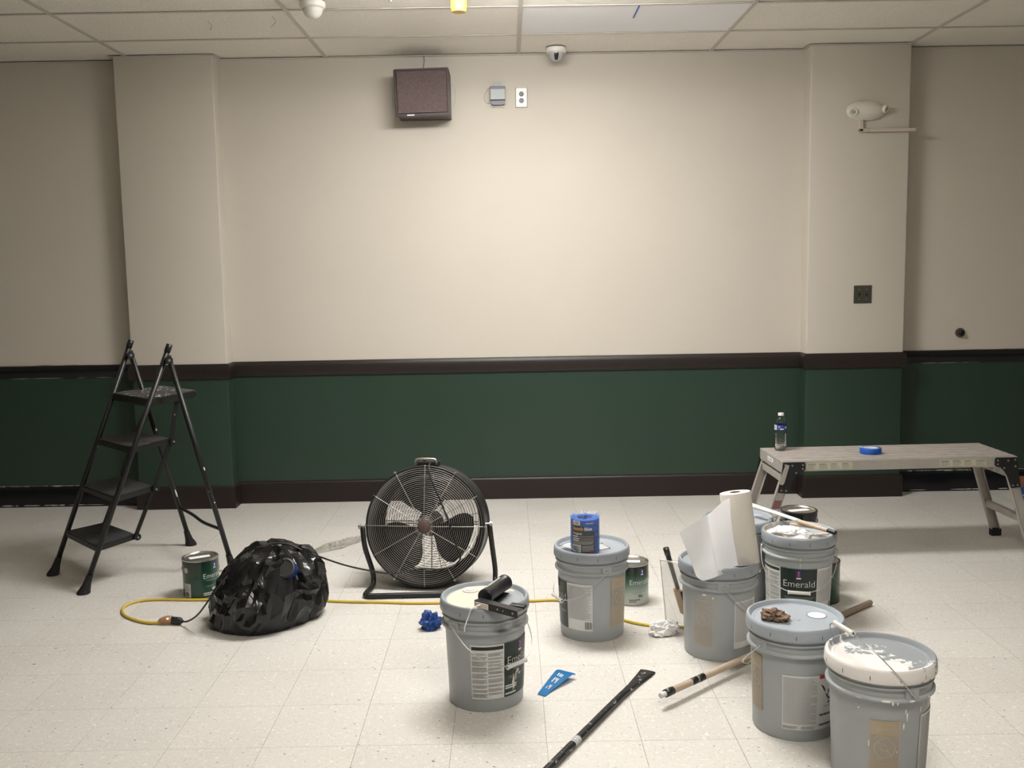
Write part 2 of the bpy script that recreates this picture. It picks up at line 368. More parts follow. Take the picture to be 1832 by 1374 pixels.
def tube(bm, pts, r, n=10, closed=False, sub=8, mi=0, flat=1.0):
    P_ = smooth_path(pts, sub, closed) if sub > 1 else [Vector(p) for p in pts]
    N = len(P_); rings = []; pn = None
    for i, p in enumerate(P_):
        if closed: t = (P_[(i+1) % N]-P_[i-1]).normalized()
        else: t = (P_[min(i+1, N-1)]-P_[max(i-1, 0)]).normalized()
        if pn is None: pn = t.orthogonal().normalized() if abs(t.z) > 0.9 else Vector((0, 0, 1))
        nrm = (pn - t*pn.dot(t)).normalized(); pn = nrm; bn = t.cross(nrm)
        rr = r(i/(N-1)) if callable(r) else r
        rings.append([bm.verts.new(p + nrm*rr*flat*math.cos(2*PI*k/n) + bn*rr*math.sin(2*PI*k/n)) for k in range(n)])
    for i in range(N if closed else N-1):
        A, C_ = rings[i], rings[(i+1) % N]
        for k in range(n):
            f = bm.faces.new((A[k], A[(k+1) % n], C_[(k+1) % n], C_[k])); f.material_index = mi
    if not closed:
        bm.faces.new(list(reversed(rings[0]))).material_index = mi; bm.faces.new(rings[-1]).material_index = mi
def ring_wire(bm, R, r, y, n=64, m=4, mi=0, fx=None):
    """circle of wire in the XZ plane at depth y"""
    rings = []
    for i in range(n):
        a = 2*PI*i/n; c = Vector((R*math.cos(a), y, R*math.sin(a))); d = Vector((math.cos(a), 0, math.sin(a)))
        rings.append([bm.verts.new(c + d*r*math.cos(2*PI*k/m) + Vector((0, 1, 0))*r*math.sin(2*PI*k/m)) for k in range(m)])
    for i in range(n):
        A, C_ = rings[i], rings[(i+1) % n]
        for k in range(m): bm.faces.new((A[k], A[(k+1) % m], C_[(k+1) % m], C_[k])).material_index = mi
def prism(bm, poly, t, mtx=None, mi=0):
    """extrude a 2D polygon (x,z) by thickness t along +y"""
    a = [bm.verts.new((x, 0, z)) for x, z in poly]; b = [bm.verts.new((x, t, z)) for x, z in poly]
    fs = [bm.faces.new(a), bm.faces.new(list(reversed(b)))]
    n = len(poly)
    for i in range(n): fs.append(bm.faces.new((a[(i+1) % n], a[i], b[i], b[(i+1) % n])))
    for f in fs: f.material_index = mi
    if mtx is not None:
        for v in a+b: v.co = mtx @ v.co
    bmesh.ops.recalc_face_normals(bm, faces=fs)
def recalc(bm): bmesh.ops.recalc_face_normals(bm, faces=bm.faces[:])

# --- things printed round a cylinder (angles in radians, seen from outside, angle grows to the right)
def cyl_patch(bm, R, a0, a1, z0, z1, off=0.0008, mi=0, n=None, nz=1):
    n = n or max(1, int((a1-a0)/0.12)+1)
    rows = []
    for j in range(nz+1):
        z = z0+(z1-z0)*j/nz; rr = R(z)+off
        rows.append([bm.verts.new((rr*math.cos(a0+(a1-a0)*i/n), rr*math.sin(a0+(a1-a0)*i/n), z)) for i in range(n+1)])
    for j in range(nz):
        for i in range(n): bm.faces.new((rows[j][i], rows[j][i+1], rows[j+1][i+1], rows[j+1][i])).material_index = mi
def text_mesh(s, size, offset=0.0, align='LEFT', xscale=1.0):
    cu = bpy.data.curves.new('text_tmp', 'FONT'); cu.body = s; cu.size = size; cu.offset = offset; cu.align_x = align; cu.resolution_u = 3
    o = bpy.data.objects.new('text_tmp', cu); COL.objects.link(o)
    dg = bpy.context.evaluated_depsgraph_get(); dg.update()
    me = bpy.data.meshes.new_from_object(o.evaluated_get(dg))
    vs_ = [(v.co.x*xscale, v.co.y) for v in me.vertices]; fs = [tuple(p.vertices) for p in me.polygons]
    bpy.data.objects.remove(o); bpy.data.curves.remove(cu); bpy.data.meshes.remove(me)
    return vs_, fs
def text_on(bm, s, size, fmap, mi=0, offset=0.0, align='LEFT', xscale=1.0):
    vs_, fs = text_mesh(s, size, offset, align, xscale)
    V = [bm.verts.new(fmap(x, y)) for x, y in vs_]
    for f in fs:
        try: bm.faces.new([V[i] for i in f]).material_index = mi
        except ValueError: pass
def cyl_map(R, a, z, off):
    def f(x, y):
        rr = R(z+y)+off; aa = a + x/R(z)
        return (rr*math.cos(aa), rr*math.sin(aa), z+y)
    return f
def fine_print(bm, R, a0, a1, z0, z1, rows, off=0.0012, mi=0, rnd=None, fill=0.55, jit=0.25):
    rnd = rnd or random
    h = (z1-z0)/rows
    for k in range(rows):
        z = z1 - h*(k+0.5)
        e = a1 - (a1-a0)*(rnd.random()*jit if rnd.random() < 0.5 else 0.02)
        cyl_patch(bm, R, a0, e, z-h*fill/2, z+h*fill/2, off, mi)
def barcode(bm, fmap, w_, h, mi=0, n=16, rnd=None):
    rnd = rnd or random; x = 0
    while x < w_:
        ww = w_/n*rnd.uniform(0.25, 0.75)
        V = [bm.verts.new(fmap(*p)) for p in ((x, 0), (min(w_, x+ww), 0), (min(w_, x+ww), h), (x, h))]
        bm.faces.new(V).material_index = mi
        x += w_/n

def crumple(name, size, seed, m, parent=None, sub=4, amp=0.5, freq=3.0, flat=True, loc=(0, 0, 0), rotz=0, smooth=False, floor_cut=-0.6, kind=None):
    bm = B(); bmesh.ops.create_icosphere(bm, subdivisions=sub, radius=1.0)
    off = Vector((seed*3.1, seed*1.7, seed*5.3))
    for v in bm.verts:
        d = v.co.normalized()
        n1 = noise.noise(d*freq+off); n2 = abs(noise.noise(d*freq*2.1+off*2)); n3 = abs(noise.noise(d*freq*4.3-off))
        r = 1 + amp*(n1*0.9 - n2*1.0 - n3*0.45 + 0.25)
        v.co = d*r
        if v.co.z < floor_cut: v.co.z = floor_cut
    mz = min(v.co.z for v in bm.verts)
    for v in bm.verts: v.co = Vector((v.co.x*size[0], v.co.y*size[1], (v.co.z-mz)*size[2]))
    o = obj(name, bm, m, parent, smooth=('all' if smooth else False)); o.location = loc; o.rotation_euler = (0, 0, rotz)
    return o

# ================================================================== the room
CH = 2.866; YW = 6.388; YP = 6.259
XL0, XL1, XR0, XR1 = -2.426, -1.811, 1.910, 2.535
XA, XB, YB = -5.2, 5.2, -3.0
RT = 0.3048
def struct(name, bm, m, smooth=False, parent=None, label=None):
    o = obj(name, bm, m, parent, smooth)
    if parent is None: o['kind'] = 'structure'
    if label: o['label'] = label
    return o
# floor: slab below, tiles on top
bm = B(); box(bm, (XA-.2, YB-.2, -0.12), (XB+.2, YW+.2, -0.0025)); floor = struct('floor', bm, 'joint')
bm = B(); g = 0.0006
box(bm, (g, g, -0.0024), (RT-g, RT-g, 0.0), 0.0)
tile_me = bpy.data.meshes.new('tile'); bm.to_mesh(tile_me); bm.free(); tile_me.materials.append(M['floor'])
X0 = 0.4036; Y0 = 3.5955
far = B()
tile_spots = []
for i in range(-20, 20):
    for j in range(-24, 12):
        x = X0+i*RT; y = Y0+j*RT
        if x < XA-RT or x > XB or y < YB-RT or y > YW: continue
        cy = y+RT/2; cx = x+RT/2
        half = 0.535*max(0.3, cy) + 0.16
        vis = 2.55 < cy < YW and abs(cx) < half
        if vis and y+RT < YW+0.01: tile_spots.append((x, y))
        else:
            x1 = min(x+RT-g, XB); y1 = min(y+RT-g, YW)
            x0_ = max(x+g, XA); y0_ = max(y+g, YB)
            if x1 > x0_+.01 and y1 > y0_+.01: box(far, (x0_, y0_, -0.0024), (x1, y1, 0))
tile_spots.sort(key=lambda p: p[1]); 
for (x, y) in tile_spots[:300]:
    o = bpy.data.objects.new('tile', tile_me); COL.objects.link(o); o.parent = floor; o.location = (x, y, 0)
for (x, y) in tile_spots[300:]: box(far, (x+g, y+g, -0.0024), (x+RT-g, y+RT-g, 0))
obj('surrounding_tiles', far, 'floor', floor, kind='stuff')

# walls: greige above, green below the chair rail (two paint coats on one wall)
ZR = 0.90
def wall_box(name, a, b, extra=None):
    bm = B()
    for (z0, z1, mi) in ((-0.0, ZR, 1), (ZR, CH+0.12, 0)):
        box(bm, (a[0], a[1], z0), (b[0], b[1], z1), 0, mi)
    return struct(name, bm, ['wall', 'green'])
wall_back = wall_box('wall_back', (XA, YW), (XB, YW+0.15))
wall_box('wall_left', (XA-0.15, YB), (XA, YW+.15)); wall_box('wall_right', (XB, YB), (XB+0.15, YW+.15)); wall_box('wall_front', (XA-.15, YB-.15), (XB+.15, YB))
def pier(name, x0, x1):
    bm = B()
    for (z0, z1, mi) in ((0, ZR, 1), (ZR, CH+.01, 0)):
        vs_ = [(x0, YP), (x1, YP), (x1, YW), (x0, YW)]
        lo = [bm.verts.new((x, y, z0)) for x, y in vs_]; hi = [bm.verts.new((x, y, z1)) for x, y in vs_]
        for i in range(4): bm.faces.new((lo[i], lo[(i+1) % 4], hi[(i+1) % 4], hi[i])).material_index = mi
    for e in [e for e in bm.edges if abs(e.verts[0].co.z-e.verts[1].co.z) > .1 and e.verts[0].co.y < YP+.001]: e.select = True
    bmesh.ops.bevel(bm, geom=[e for e in bm.edges if e.select], offset=0.007, segments=3, affect='EDGES', profile=0.5)
    for f in bm.faces: f.material_index = 0 if f.calc_center_median().z > ZR else 1
    return struct(name, bm, ['wall', 'green'], smooth=True)
pier('wall_pier_left', XL0, XL1); pier('wall_pier_right', XR0, XR1)
# chair rail (brown, wraps round the piers) and black rails of the outer bays
def profile_run(bm, path, prof):
    """sweep a (offset outwards, z) profile along an open XY path with mitred corners; outwards = right of travel direction"""
    P_ = [Vector((x, y, 0)) for x, y in path]; N = len(P_); rings = []
    for i, p in enumerate(P_):
        d0 = (P_[i]-P_[i-1]).normalized() if i > 0 else None; d1 = (P_[i+1]-P_[i]).normalized() if i < N-1 else None
        if d0 is None: d0 = d1
        if d1 is None: d1 = d0
        n0 = Vector((d0.y, -d0.x, 0)); n1 = Vector((d1.y, -d1.x, 0)); mm = (n0+n1).normalized(); k = 1/max(0.3, mm.dot(n0))
        rings.append([bm.verts.new(p + mm*o_*k + Vector((0, 0, z))) for o_, z in prof])
    for i in range(N-1):
        for j in range(len(prof)-1):
            bm.faces.new((rings[i][j], rings[i+1][j], rings[i+1][j+1], rings[i][j+1]))
    bm.faces.new(rings[0]); bm.faces.new(list(reversed(rings[-1])))
    recalc(bm)
path = [(XL0, YW), (XL0, YP), (XL1, YP), (XL1, YW), (XR0, YW), (XR0, YP), (XR1, YP), (XR1, YW)]
RAILP = [(0, .846), (.010, .848), (.016, .856), (.019, .875), (.019, .915), (.015, .934), (.008, .944), (0, .946)]
BASEP = [(0, 0), (.014, 0), (.014, .128), (.011, .14), (.003, .147), (0, .148)]
bm = B(); profile_run(bm, path, RAILP); struct('trim_1', bm, 'brown', True)
bm = B(); profile_run(bm, path, BASEP); struct('baseboard_back', bm, 'brown', True)
RAIL2 = [(0, .861), (.008, .862), (.015, .872), (.015, .925), (.010, .938), (0, .942)]
BASE2 = [(0, 0), (.012, 0), (.012, .118), (.008, .130), (0, .134)]
for nm, x0, x1 in (('left', XA, XL0-.0005), ('right', XR1+.0005, XB)):
    bm = B(); profile_run(bm, [(x0, YW), (x1, YW)], RAIL2); struct('trim_2' if nm == 'left' else 'trim_3', bm, 'black_trim', True)
    bm = B(); profile_run(bm, [(x0, YW), (x1, YW)], BASE2); bb = struct('baseboard_'+nm, bm, 'black_trim', True)
    # bare streaks where the old coat still shows
    bm = B()
    rnd = random.Random(3 if nm == 'left' else 9)
    for zc, cnt in ((.8585, 4), (.139, 16), (.012, 8), (.945, 4)):
        for _ in range(cnt):
            xc = rnd.uniform(-3.45, -2.75) if nm == 'left' else rnd.uniform(2.62, 3.35)
            L = rnd.uniform(.02, .16) if zc not in (.8585,) else rnd.uniform(.08, .22); hh = rnd.uniform(.0015, .0035 if zc > .5 else .006)
            off = .0158 if zc == .012 else .0012
            n_ = 6; up = []; dn = []
            for q in range(n_+1):
                t = q/n_; e_ = math.sin(PI*t)**.6
                up.append((xc+L*t, zc+hh*e_*rnd.uniform(.6, 1))); dn.append((xc+L*t, zc-hh*e_*rnd.uniform(.3, 1)))
            poly = up + list(reversed(dn[1:-1]))
            prism(bm, poly, .0006, Matrix.Translation((0, YW-off-.0002, 0)))
    obj('bare_streaks', bm, 'bare', bb, kind='stuff')

# ceiling: plenum, tee grid, lay-in tiles (each a part)
bm = B(); box(bm, (XA-.15, YB-.15, CH+.13), (XB+.15, YW+.15, CH+.2)); ceiling = struct('ceiling', bm, 'void')
CX0, CY0, TW, TD = 0.0908, 5.8742, 1.2192, 0.6096
tileL = {}
def ceil_tile(wd, dp, mname):
    k = (round(wd, 3), round(dp, 3), mname)
    if k not in tileL:
        bm = B(); box(bm, (0, 0, 0), (wd, dp, .014), 0.003)
        me = bpy.data.meshes.new('ceiling_tile'); bm.to_mesh(me); bm.free(); me.materials.append(M[mname]); tileL[k] = me
    return tileL[k]
ys = [YW-.004, CY0] + [CY0-TD*k for k in range(1, 15)]
lamps_cells = {(0, 2), (-1, 2)}
MAINLAMP = []
FILL_CELLS = {(0, 8)}
for i in range(-5, 5):
    xa = max(XA, CX0+i*TW); xb = min(XB, CX0+(i+1)*TW)
    if xb-xa < .05: continue
    for j in range(len(ys)-1):
        y1, y0 = ys[j], max(ys[j+1], YB)
        if y1-y0 < .05: continue
        if (i, j) in FILL_CELLS: continue
        nm = 'ceil_smooth' if (i, j) == (0, 1) else 'ceil'
        o = bpy.data.objects.new('ceiling_tile', ceil_tile(xb-xa-.006, y1-y0-.006, nm)); COL.objects.link(o); o.parent = ceiling
        o.location = (xa+.003, y0+.003, CH+.005+random.uniform(0, .0015))
for i in range(-4, 5):
    x = CX0+i*TW
    bm = B(); box(bm, (x-.012, YB, CH), (x+.012, YW, CH+.0045)); box(bm, (x-.002, YB, CH+.004), (x+.002, YW, CH+.04)); obj('main_tee', bm, 'tbar', ceiling)
for j in range(1, len(ys)):
    bm = B(); box(bm, (XA, ys[j]-.010, CH+.0008), (XB, ys[j]+.010, CH+.004)); obj('cross_tee', bm, 'tbar', ceiling)
bm = B(); pth = [(XA, YW)] + path + [(XB, YW)]
profile_run(bm, pth, [(0, CH-.004), (.022, CH-.004), (.022, CH-.0005), (0, CH-.0005)]); obj('wall_angle', bm, 'tbar', ceiling)
# small marks on the ceiling tiles
for pts in (((-1.591, 5.464), (-1.600, 5.56), (-1.638, 5.658)), ((-1.226, 5.383), (-1.235, 5.50), (-1.285, 5.606))):
    bm = B(); tube(bm, [(x, y, CH+.0047) for x, y in pts], .0010, 5, sub=3); obj('crack', bm, 'dull_plate', ceiling)
bm = B(); box(bm, (.708, 5.30, CH+.0034), (.716, 5.545, CH+.0050)); tag(obj('tape_strip', bm, 'blue_tape'), 'thin strip of blue tape on the smooth bluish ceiling tile', 'tape')


# main fixture: hangs a hand's breadth below the ceiling, just above the frame
def fixture(x0, x1, y0, y1, za, zb, lens, label):
    t = thing('ceiling_light', label, 'ceiling light', ((x0+x1)/2, (y0+y1)/2, CH))
    hx, hy = (x1-x0)/2, (y1-y0)/2
    if za < -.03:
        for sx in (-.6, .6):
            bm = B(); rod(bm, (sx*hx, 0, za), (sx*hx, 0, .0045), .008, 12); rod(bm, (sx*hx, 0, -.006), (sx*hx, 0, .0045), .030, 20); obj('hanger', bm, 'white_metal', t)
    bm = B(); box(bm, (-hx-.008, -hy*.16, za), (hx+.008, hy*.16, za+.014), .002); obj('housing', bm, 'white_metal', t)
    bm = B(); poly = [(-hy, za), (-hy*.96, zb+(za-zb)*.3), (-hy*.8, zb), (hy*.8, zb), (hy*.96, zb+(za-zb)*.3), (hy, za)]
    prism(bm, poly, 2*hx, Matrix.Translation((hx, 0, 0)) @ Matrix.Rotation(PI/2, 4, 'Z')); obj('diffuser', bm, lens, t)
    for s in (-1, 1):
        bm = B(); xa, xb_ = sorted((s*hx, s*(hx+.012))); box(bm, (xa, -hy-.003, zb-.003), (xb_, hy+.003, za+.003), .002)
        obj('end_cap', bm, 'white_metal', t)
    return t
L0 = fixture(-.51, .71, 4.20, 4.64, -.060, -.126, 'lens', 'lit wraparound ceiling light over the paint pails, nearest the back wall')
for (i, j) in sorted(FILL_CELLS):  # out of view, added as fill from the camera side
    fixture(CX0+i*TW+.012, CX0+(i+1)*TW-.012, ys[j+1]+.012, ys[j]-.012, .004, -.02, 'lens_fill', 'unseen flush ceiling light giving front fill on the pails')

# ================================================================== paint pails
def pailR(z):                      # outer radius of the pail wall
    return 0.1315 + 0.0105*min(1, max(0, z)/0.28)
CAM = Vector((0, 0, 1.5))
def face_angle(x, y):              # direction from a thing at x, y to the camera
    return math.atan2(-y, -x)
ANG = lambda d: math.radians(d)
def pail(loc, label, lid_mat, ear, bail, group='grey paint pails', lidkind='flat', spout=None, dimples=(), skirt=None):
    """ear: world angle of one bail ear; bail: ('down', side, phi) or ('up', side, lean)"""
    t = thing('paint_pail', label, 'paint pail', loc, 0, group)
    bm = B()
    prof = [(0, .004), (.118, .004), (.122, 0), (.1285, 0), (.1312, .006), (.1338, .10), (.1372, .18), (.1405, .272), (.1412, .2795),
            (.150, .2805), (.1535, .283), (.1535, .288), (.1505, .2915), (.1445, .2925), (.1445, .314), (.1495, .3155), (.1508, .318), (.1508, .321),
            (.1475, .3235), (.1455, .3245), (.1455, .338), (.140, .338), (.137, .30), (.128, .01), (0, .01)]
    lathe(bm, prof, 64); recalc(bm); obj('body', bm, 'pail', t, True)
    for s in (0, PI):              # bail ears: moulded blocks between the two flanges
        a = ear+s; bm = B()
        m_ = Matrix.Rotation(a, 4, 'Z')
        box(bm, (.143, -.021, .289), (.1515, .021, .3165), .0015, 0, m_)
        rod(bm, m_ @ Vector((.150, 0, .300)), m_ @ Vector((.1545, 0, .300)), .0045, 10)
        obj('ear', bm, 'pail', t)
    # lid: skirt, rolled rim, recessed plate
    if lidkind == 'flat':
        bm = B()
        prof = [(.1475, .336), (.1560, .3345), (.1578, .339), (.1572, .352), (.1563, .366), (.1545, .3725), (.151, .3755), (.1465, .3755), (.1435, .372),
                (.1415, .366), (.1385, .3615), (.134, .3605), (.1325, .3625), (.130, .3625), (.1285, .3612), (0, .3612)]
        lathe(bm, prof, 72); lathe(bm, [(.1475, .336), (.1475, .350), (0, .350)], 48); recalc(bm)
        if skirt:
            for f in bm.faces:
                if any(math.hypot(v.co.x, v.co.y) > .137 for v in f.verts): f.material_index = 1
        ld = obj('lid', bm, [lid_mat, skirt] if skirt else lid_mat, t, True)
        if spout:
            bm = B(); sx, sy, sr, sm = spout
            lathe(bm, [(sr, .3612), (sr, .3640), (sr-.003, .3652), (sr-.006, .3645), (sr-.008, .3630), (sr*.55, .3630), (sr*.5, .3655), (sr*.35, .366), (0, .366)] if sm[0] == 'ring' else
                  [(sr, .3612), (sr, .3622), (sr-.002, .3626), (0, .3624)], 32, mtx=Matrix.Translation((sx, sy, 0)))
            recalc(bm); sp = obj('spout_cap', bm, sm[1], ld, True)
            if sm[0] != 'ring':
                bm = B(); lathe(bm, [(sr+.0018, .3612), (sr+.0018, .3622), (sr, .3622)], 32, mtx=Matrix.Translation((sx, sy, 0))); obj('cap_outline', bm, 'slit', ld)
        for (dx, dy, r) in dimples:
            bm = B(); lathe(bm, [(r, .3614), (r*.94, .3626), (r*.8, .3626), (r*.72, .3616), (0, .3616)], 24, mtx=Matrix.Translation((dx, dy, 0))); obj('moulded_ring', bm, lid_mat, ld, True)
    else:                          # open: rim band left on the pail with its tear strip, inside visible
        bm = B()
        prof = [(.1475, .336), (.1560, .3345), (.1578, .339), (.1572, .356), (.1563, .368), (.1545, .3745), (.151, .3775), (.1465, .3775), (.1435, .374),
                (.1405, .366), (.1375, .3585), (.134, .3545), (.130, .353), (0, .353)]
        lathe(bm, prof, 72); recalc(bm)
        for f in bm.faces:
            if all(math.hypot(v.co.x, v.co.y) > .1455 for v in f.verts): f.material_index = 1
        ld = obj('lid', bm, [lid_mat, 'lid'], t, True)
    bm = B(); fa = face_angle(loc[0], loc[1])
    for k in range(12):
        a = ear + .26 + k*2*PI/12; z0, z1 = (.344, .3565)
        lathe(bm, [(.1580, z0), (.1576, z1)], 1, a0=a-.006, a1=a+.006)
    obj('slits', bm, 'slit', ld, kind='stuff')
    # bail: a bent wire with a plastic grip
    ax = Vector((math.cos(ear), math.sin(ear), 0)); side = Vector((math.cos(bail[1]), math.sin(bail[1]), 0))
    side = (side - ax*side.dot(ax)).normalized()
    ph = bail[2]; ln = bail[3] if len(bail) > 3 else .198
    dv = side*math.cos(ph) + Vector((0, 0, 1))*math.sin(ph)
    z0 = Vector((0, 0, .300))
    pts = [ax*.149+z0, ax*.157+z0]
    for k in range(1, 12):
        tt = PI*k/12
        pts.append(z0 + ax*.158*math.copysign(abs(math.cos(tt))**.9, math.cos(tt)) + dv*(.006+ln*math.sin(tt)**.85))
    pts += [-ax*.157+z0, -ax*.149+z0]
    bm = B(); tube(bm, pts, .0019, 8, sub=4); h = obj('bail', bm, 'wire', t, 'all')
    p = z0 + dv*(.006+ln); q = ax*.046
    bm = B()
    gm = 'grip' if len(bail) < 5 else bail[4]
    lathe(bm, [(.0035, 0), (.0085, 0), (.009, .003), (.0072, .006), (.0072, .086), (.009, .089), (.0085, .092), (.0035, .092)], 16, mtx=frame_mtx(p-q, p+q)); recalc(bm)
    obj('grip', bm, gm, h, True)
    return t
def label_emerald(t, loc, aw0, aw1, aw2, aw3=None, z0=.045, z1=.245, seed=1):
    """white instruction panel aw0..aw1, green brand panel aw1..aw2, optional second white panel aw2..aw3; degrees from the camera-facing line"""
    fa = face_angle(loc[0], loc[1]); A_ = lambda d: fa + ANG(d); rnd = random.Random(seed)
    if aw0 is not None:
        bm = B(); cyl_patch(bm, pailR, A_(aw0), A_(aw1), z0, z1, .0006); lb = obj('instruction_label', bm, 'paper', t, label='white panel of fine print')
        bm = B(); c0, c1, c2, c3 = A_(aw0)+.03, A_((aw0+aw1)/2)-.012, A_((aw0+aw1)/2)+.012, A_(aw1)-.03
        cyl_patch(bm, pailR, c0, c3, z1-.018, z1-.006, .0012, 1)
        for (a, b_) in ((c0, c1), (c2, c3)):
            z = z1-.028
            while z > z0+.012:
                n = rnd.randint(3, 8); fine_print(bm, pailR, a, b_, max(z0+.006, z-n*.0026), z, n, .0011, 0, rnd); z -= n*.0026+.004
        obj('print', bm, ['print', 'print_dark'], lb)
    bm = B(); cyl_patch(bm, pailR, A_(aw1), A_(aw2), z0, z1, .0006); lb = obj('brand_label', bm, 'label_green', t, label='dark green brand panel')
    ac = A_((aw1+aw2)/2)
    wfull = ANG(aw2-aw1)*.139
    fit = wfull*.86
    bm = B(); vs_, fs = text_mesh('Emerald', .05, -.0006); x1 = max(v[0] for v in vs_)
    s_ = fit/x1
    V = [bm.verts.new(cyl_map(pailR, ac-fit/2/.139, z0+.116, .0013)(x*s_, y*s_)) for x, y in vs_]
    for f in fs:
        try: bm.faces.new([V[i] for i in f])
        except ValueError: pass
    obj('brand_name', bm, 'print_white', lb)
    bm = B()
    cyl_patch(bm, pailR, ac-.075, ac+.075, z0+.150, z0+.190, .0012, 0)
    cyl_patch(bm, pailR, ac-.065, ac+.065, z0+.152, z0+.158, .0016, 2)
    cyl_patch(bm, pailR, ac-.03, ac+.03, z0+.163, z0+.175, .0016, 1); cyl_patch(bm, pailR, ac-.012, ac+.012, z0+.178, z0+.184, .0016, 2)
    obj('badge', bm, ['badge', 'badge_red', 'print_white'], lb)
    bm = B(); hw = fit/2/.139
    for (f0, f1, z) in ((.12, .95, .097), (.25, .8, .091), (.05, 1.0, .070), (.1, .95, .064), (.35, .6, .054)):
        cyl_patch(bm, pailR, ac-hw+2*hw*f0, ac-hw+2*hw*f1, z0+z, z0+z+.0022, .0012, 0)
    for z in (.036, .028, .008):
        x = 0
        while x < .030*1.6:
            ww = rnd.uniform(.003, .006); cyl_patch(bm, pailR, A_(aw1)+.03+x/.139, A_(aw1)+.03+(x+ww)/.139, z0+z, z0+z+.0055, .0012, 1); x += ww+.0012
    obj('small_print', bm, ['print_pale', 'print_white'], lb)
    if aw3 is not None:
        bm = B(); cyl_patch(bm, pailR, A_(aw2), A_(aw3), z0, z1, .0006); lb = obj('side_label', bm, 'paper', t)
        bm = B(); fine_print(bm, pailR, A_(aw2)+.03, A_(aw3)-.03, z0+.045, z1-.008, 40, .0011, 0, rnd, .38)
        barcode(bm, cyl_map(pailR, A_(aw3)-.03-.028/.139, z0+.008, .0011), .028, .03, 1, 14, rnd)
        obj('print', bm, ['print', 'print_dark'], lb)
    return
def warning(t, loc, a0, a1, z0=.055, z1=.255, faded=True):
    """gold-outlined child-safety warning, printed straight on the plastic"""
    fa = face_angle(loc[0], loc[1]); A0, A1 = fa+ANG(a0), fa+ANG(a1)
    bm = B()
    if faded: cyl_patch(bm, pailR, A0, A1, z0, z1, .0005, 1)
    e = .0016
    for (za, zb) in ((z0, z0+e), (z1-e, z1), (z1-.046, z1-.046+e*.7), (z1-.118, z1-.118+e*.7)): cyl_patch(bm, pailR, A0, A1, za, zb, .0009, 0)
    cyl_patch(bm, pailR, A0, A0+e/.139, z0, z1, .0009, 0); cyl_patch(bm, pailR, A1-e/.139, A1, z0, z1, .0009, 0)
    if faded: cyl_patch(bm, pailR, A0+.01, A1-.01, z1-.044, z1-.003, .0007, 2)
    W_ = (A1-A0)*.139
    for s, z, h in (('WARNING', z1-.016, .0115), ('AVISO', z1-.028, .009), ('ATTENTION', z1-.041, .0095)):
        vs_, fs = text_mesh(s, h, 0); x1 = max(v[0] for v in vs_); k = min(1.0, W_*.86/x1)
        V = [bm.verts.new(cyl_map(pailR, (A0+A1)/2 - x1*k/2/.139, z, .0013)(x*k, y)) for x, y in vs_]
        for f in fs:
            try: bm.faces.new([V[i] for i in f]).material_index = 0
            except ValueError: pass
    zc = z1-.082; ac = (A0+A1)/2; r0 = min(.029, W_*.40)
    for (r_, n_) in ((r0, 36), (r0*.93, 36)):
        pass
    for k in range(36):            # circle outline
        q = [cyl_map(pailR, ac, zc, .0011)(r_*math.cos(tt), r_*math.sin(tt)) for r_, tt in ((r0, 2*PI*k/36), (r0, 2*PI*(k+1)/36), (r0*.93, 2*PI*(k+1)/36), (r0*.93, 2*PI*k/36))]
        bm.faces.new([bm.verts.new(v) for v in q]).material_index = 0
    def stroke(pts, w_):
        for (x0, y0), (x1, y1) in zip(pts, pts[1:]):
            L = math.hypot(x1-x0, y1-y0); nx, ny = -(y1-y0)/L*w_/2, (x1-x0)/L*w_/2
            q = [cyl_map(pailR, ac, zc, .0011)(*p) for p in ((x0+nx, y0+ny), (x1+nx, y1+ny), (x1-nx, y1-ny), (x0-nx, y0-ny))]
            bm.faces.new([bm.verts.new(v) for v in q]).material_index = 0
    stroke([(-r0*.66, r0*.66), (r0*.66, -r0*.66)], .0018)
    stroke([(-r0*.35, -r0*.5), (-r0*.25, r0*.1), (0, r0*.45), (r0*.2, r0*.05), (r0*.35, -r0*.5)], .0014); stroke([(-r0*.45, -r0*.15), (r0*.45, -r0*.15)], .0012)
    rnd = random.Random(5); fine_print(bm, pailR, A0+.025, A1-.025, z0+.004, z1-.122, 13, .0009, 0, rnd, .22)
    obj('warning_panel', bm, ['warn', 'warn_bg', 'warn_band'], t, label='gold-printed safety warning')
def blob(bm, R, a, z, w_, h, off=.0014, mi=0, seed=0):
    rnd = random.Random(seed); n = 14
    c = bm.verts.new(cyl_map(R, a, z, off+.0008)(0, 0)); V = []
    for k in range(n):
        tt = 2*PI*k/n; r_ = rnd.uniform(.65, 1.15)
        V.append(bm.verts.new(cyl_map(R, a, z, off*.3)(w_/2*r_*math.cos(tt), h/2*r_*math.sin(tt))))
    for k in range(n): bm.faces.new((c, V[k], V[(k+1) % n])).material_index = mi

PA = (-.102, 3.338, 0); PB = (.328, 3.954, 0); PC = (.808, 3.730, 0); PD = (.920, 3.086, 0); PE = (1.078, 2.768, 0); PF = (1.236, 4.110, 0); PG = (1.034, 4.366, 0)
fa = face_angle(*PA[:2])
tA = pail(PA, 'leftmost grey paint pail, cream paint on its lid and a black tool on top', 'lid_A', fa-ANG(47), ('d', fa+ANG(42), -ANG(41), .200), spout=(-.052, .090, .031, ('ring', 'paint_cream')), skirt='lid')
label_emerald(tA, PA, -22, 27, 88, z0=.048, z1=.243, seed=2)
bm = B(); f_ = face_angle(*PA[:2]); blob(bm, pailR, f_+ANG(44), .095, .014, .060, seed=3); blob(bm, pailR, f_+ANG(53), .128, .020, .016, seed=5); blob(bm, pailR, f_+ANG(49), .112, .006, .034, seed=6); blob(bm, pailR, f_+ANG(58), .116, .014, .014, seed=7)
obj('paint_splash', bm, 'paint_cream', tA, kind='stuff')
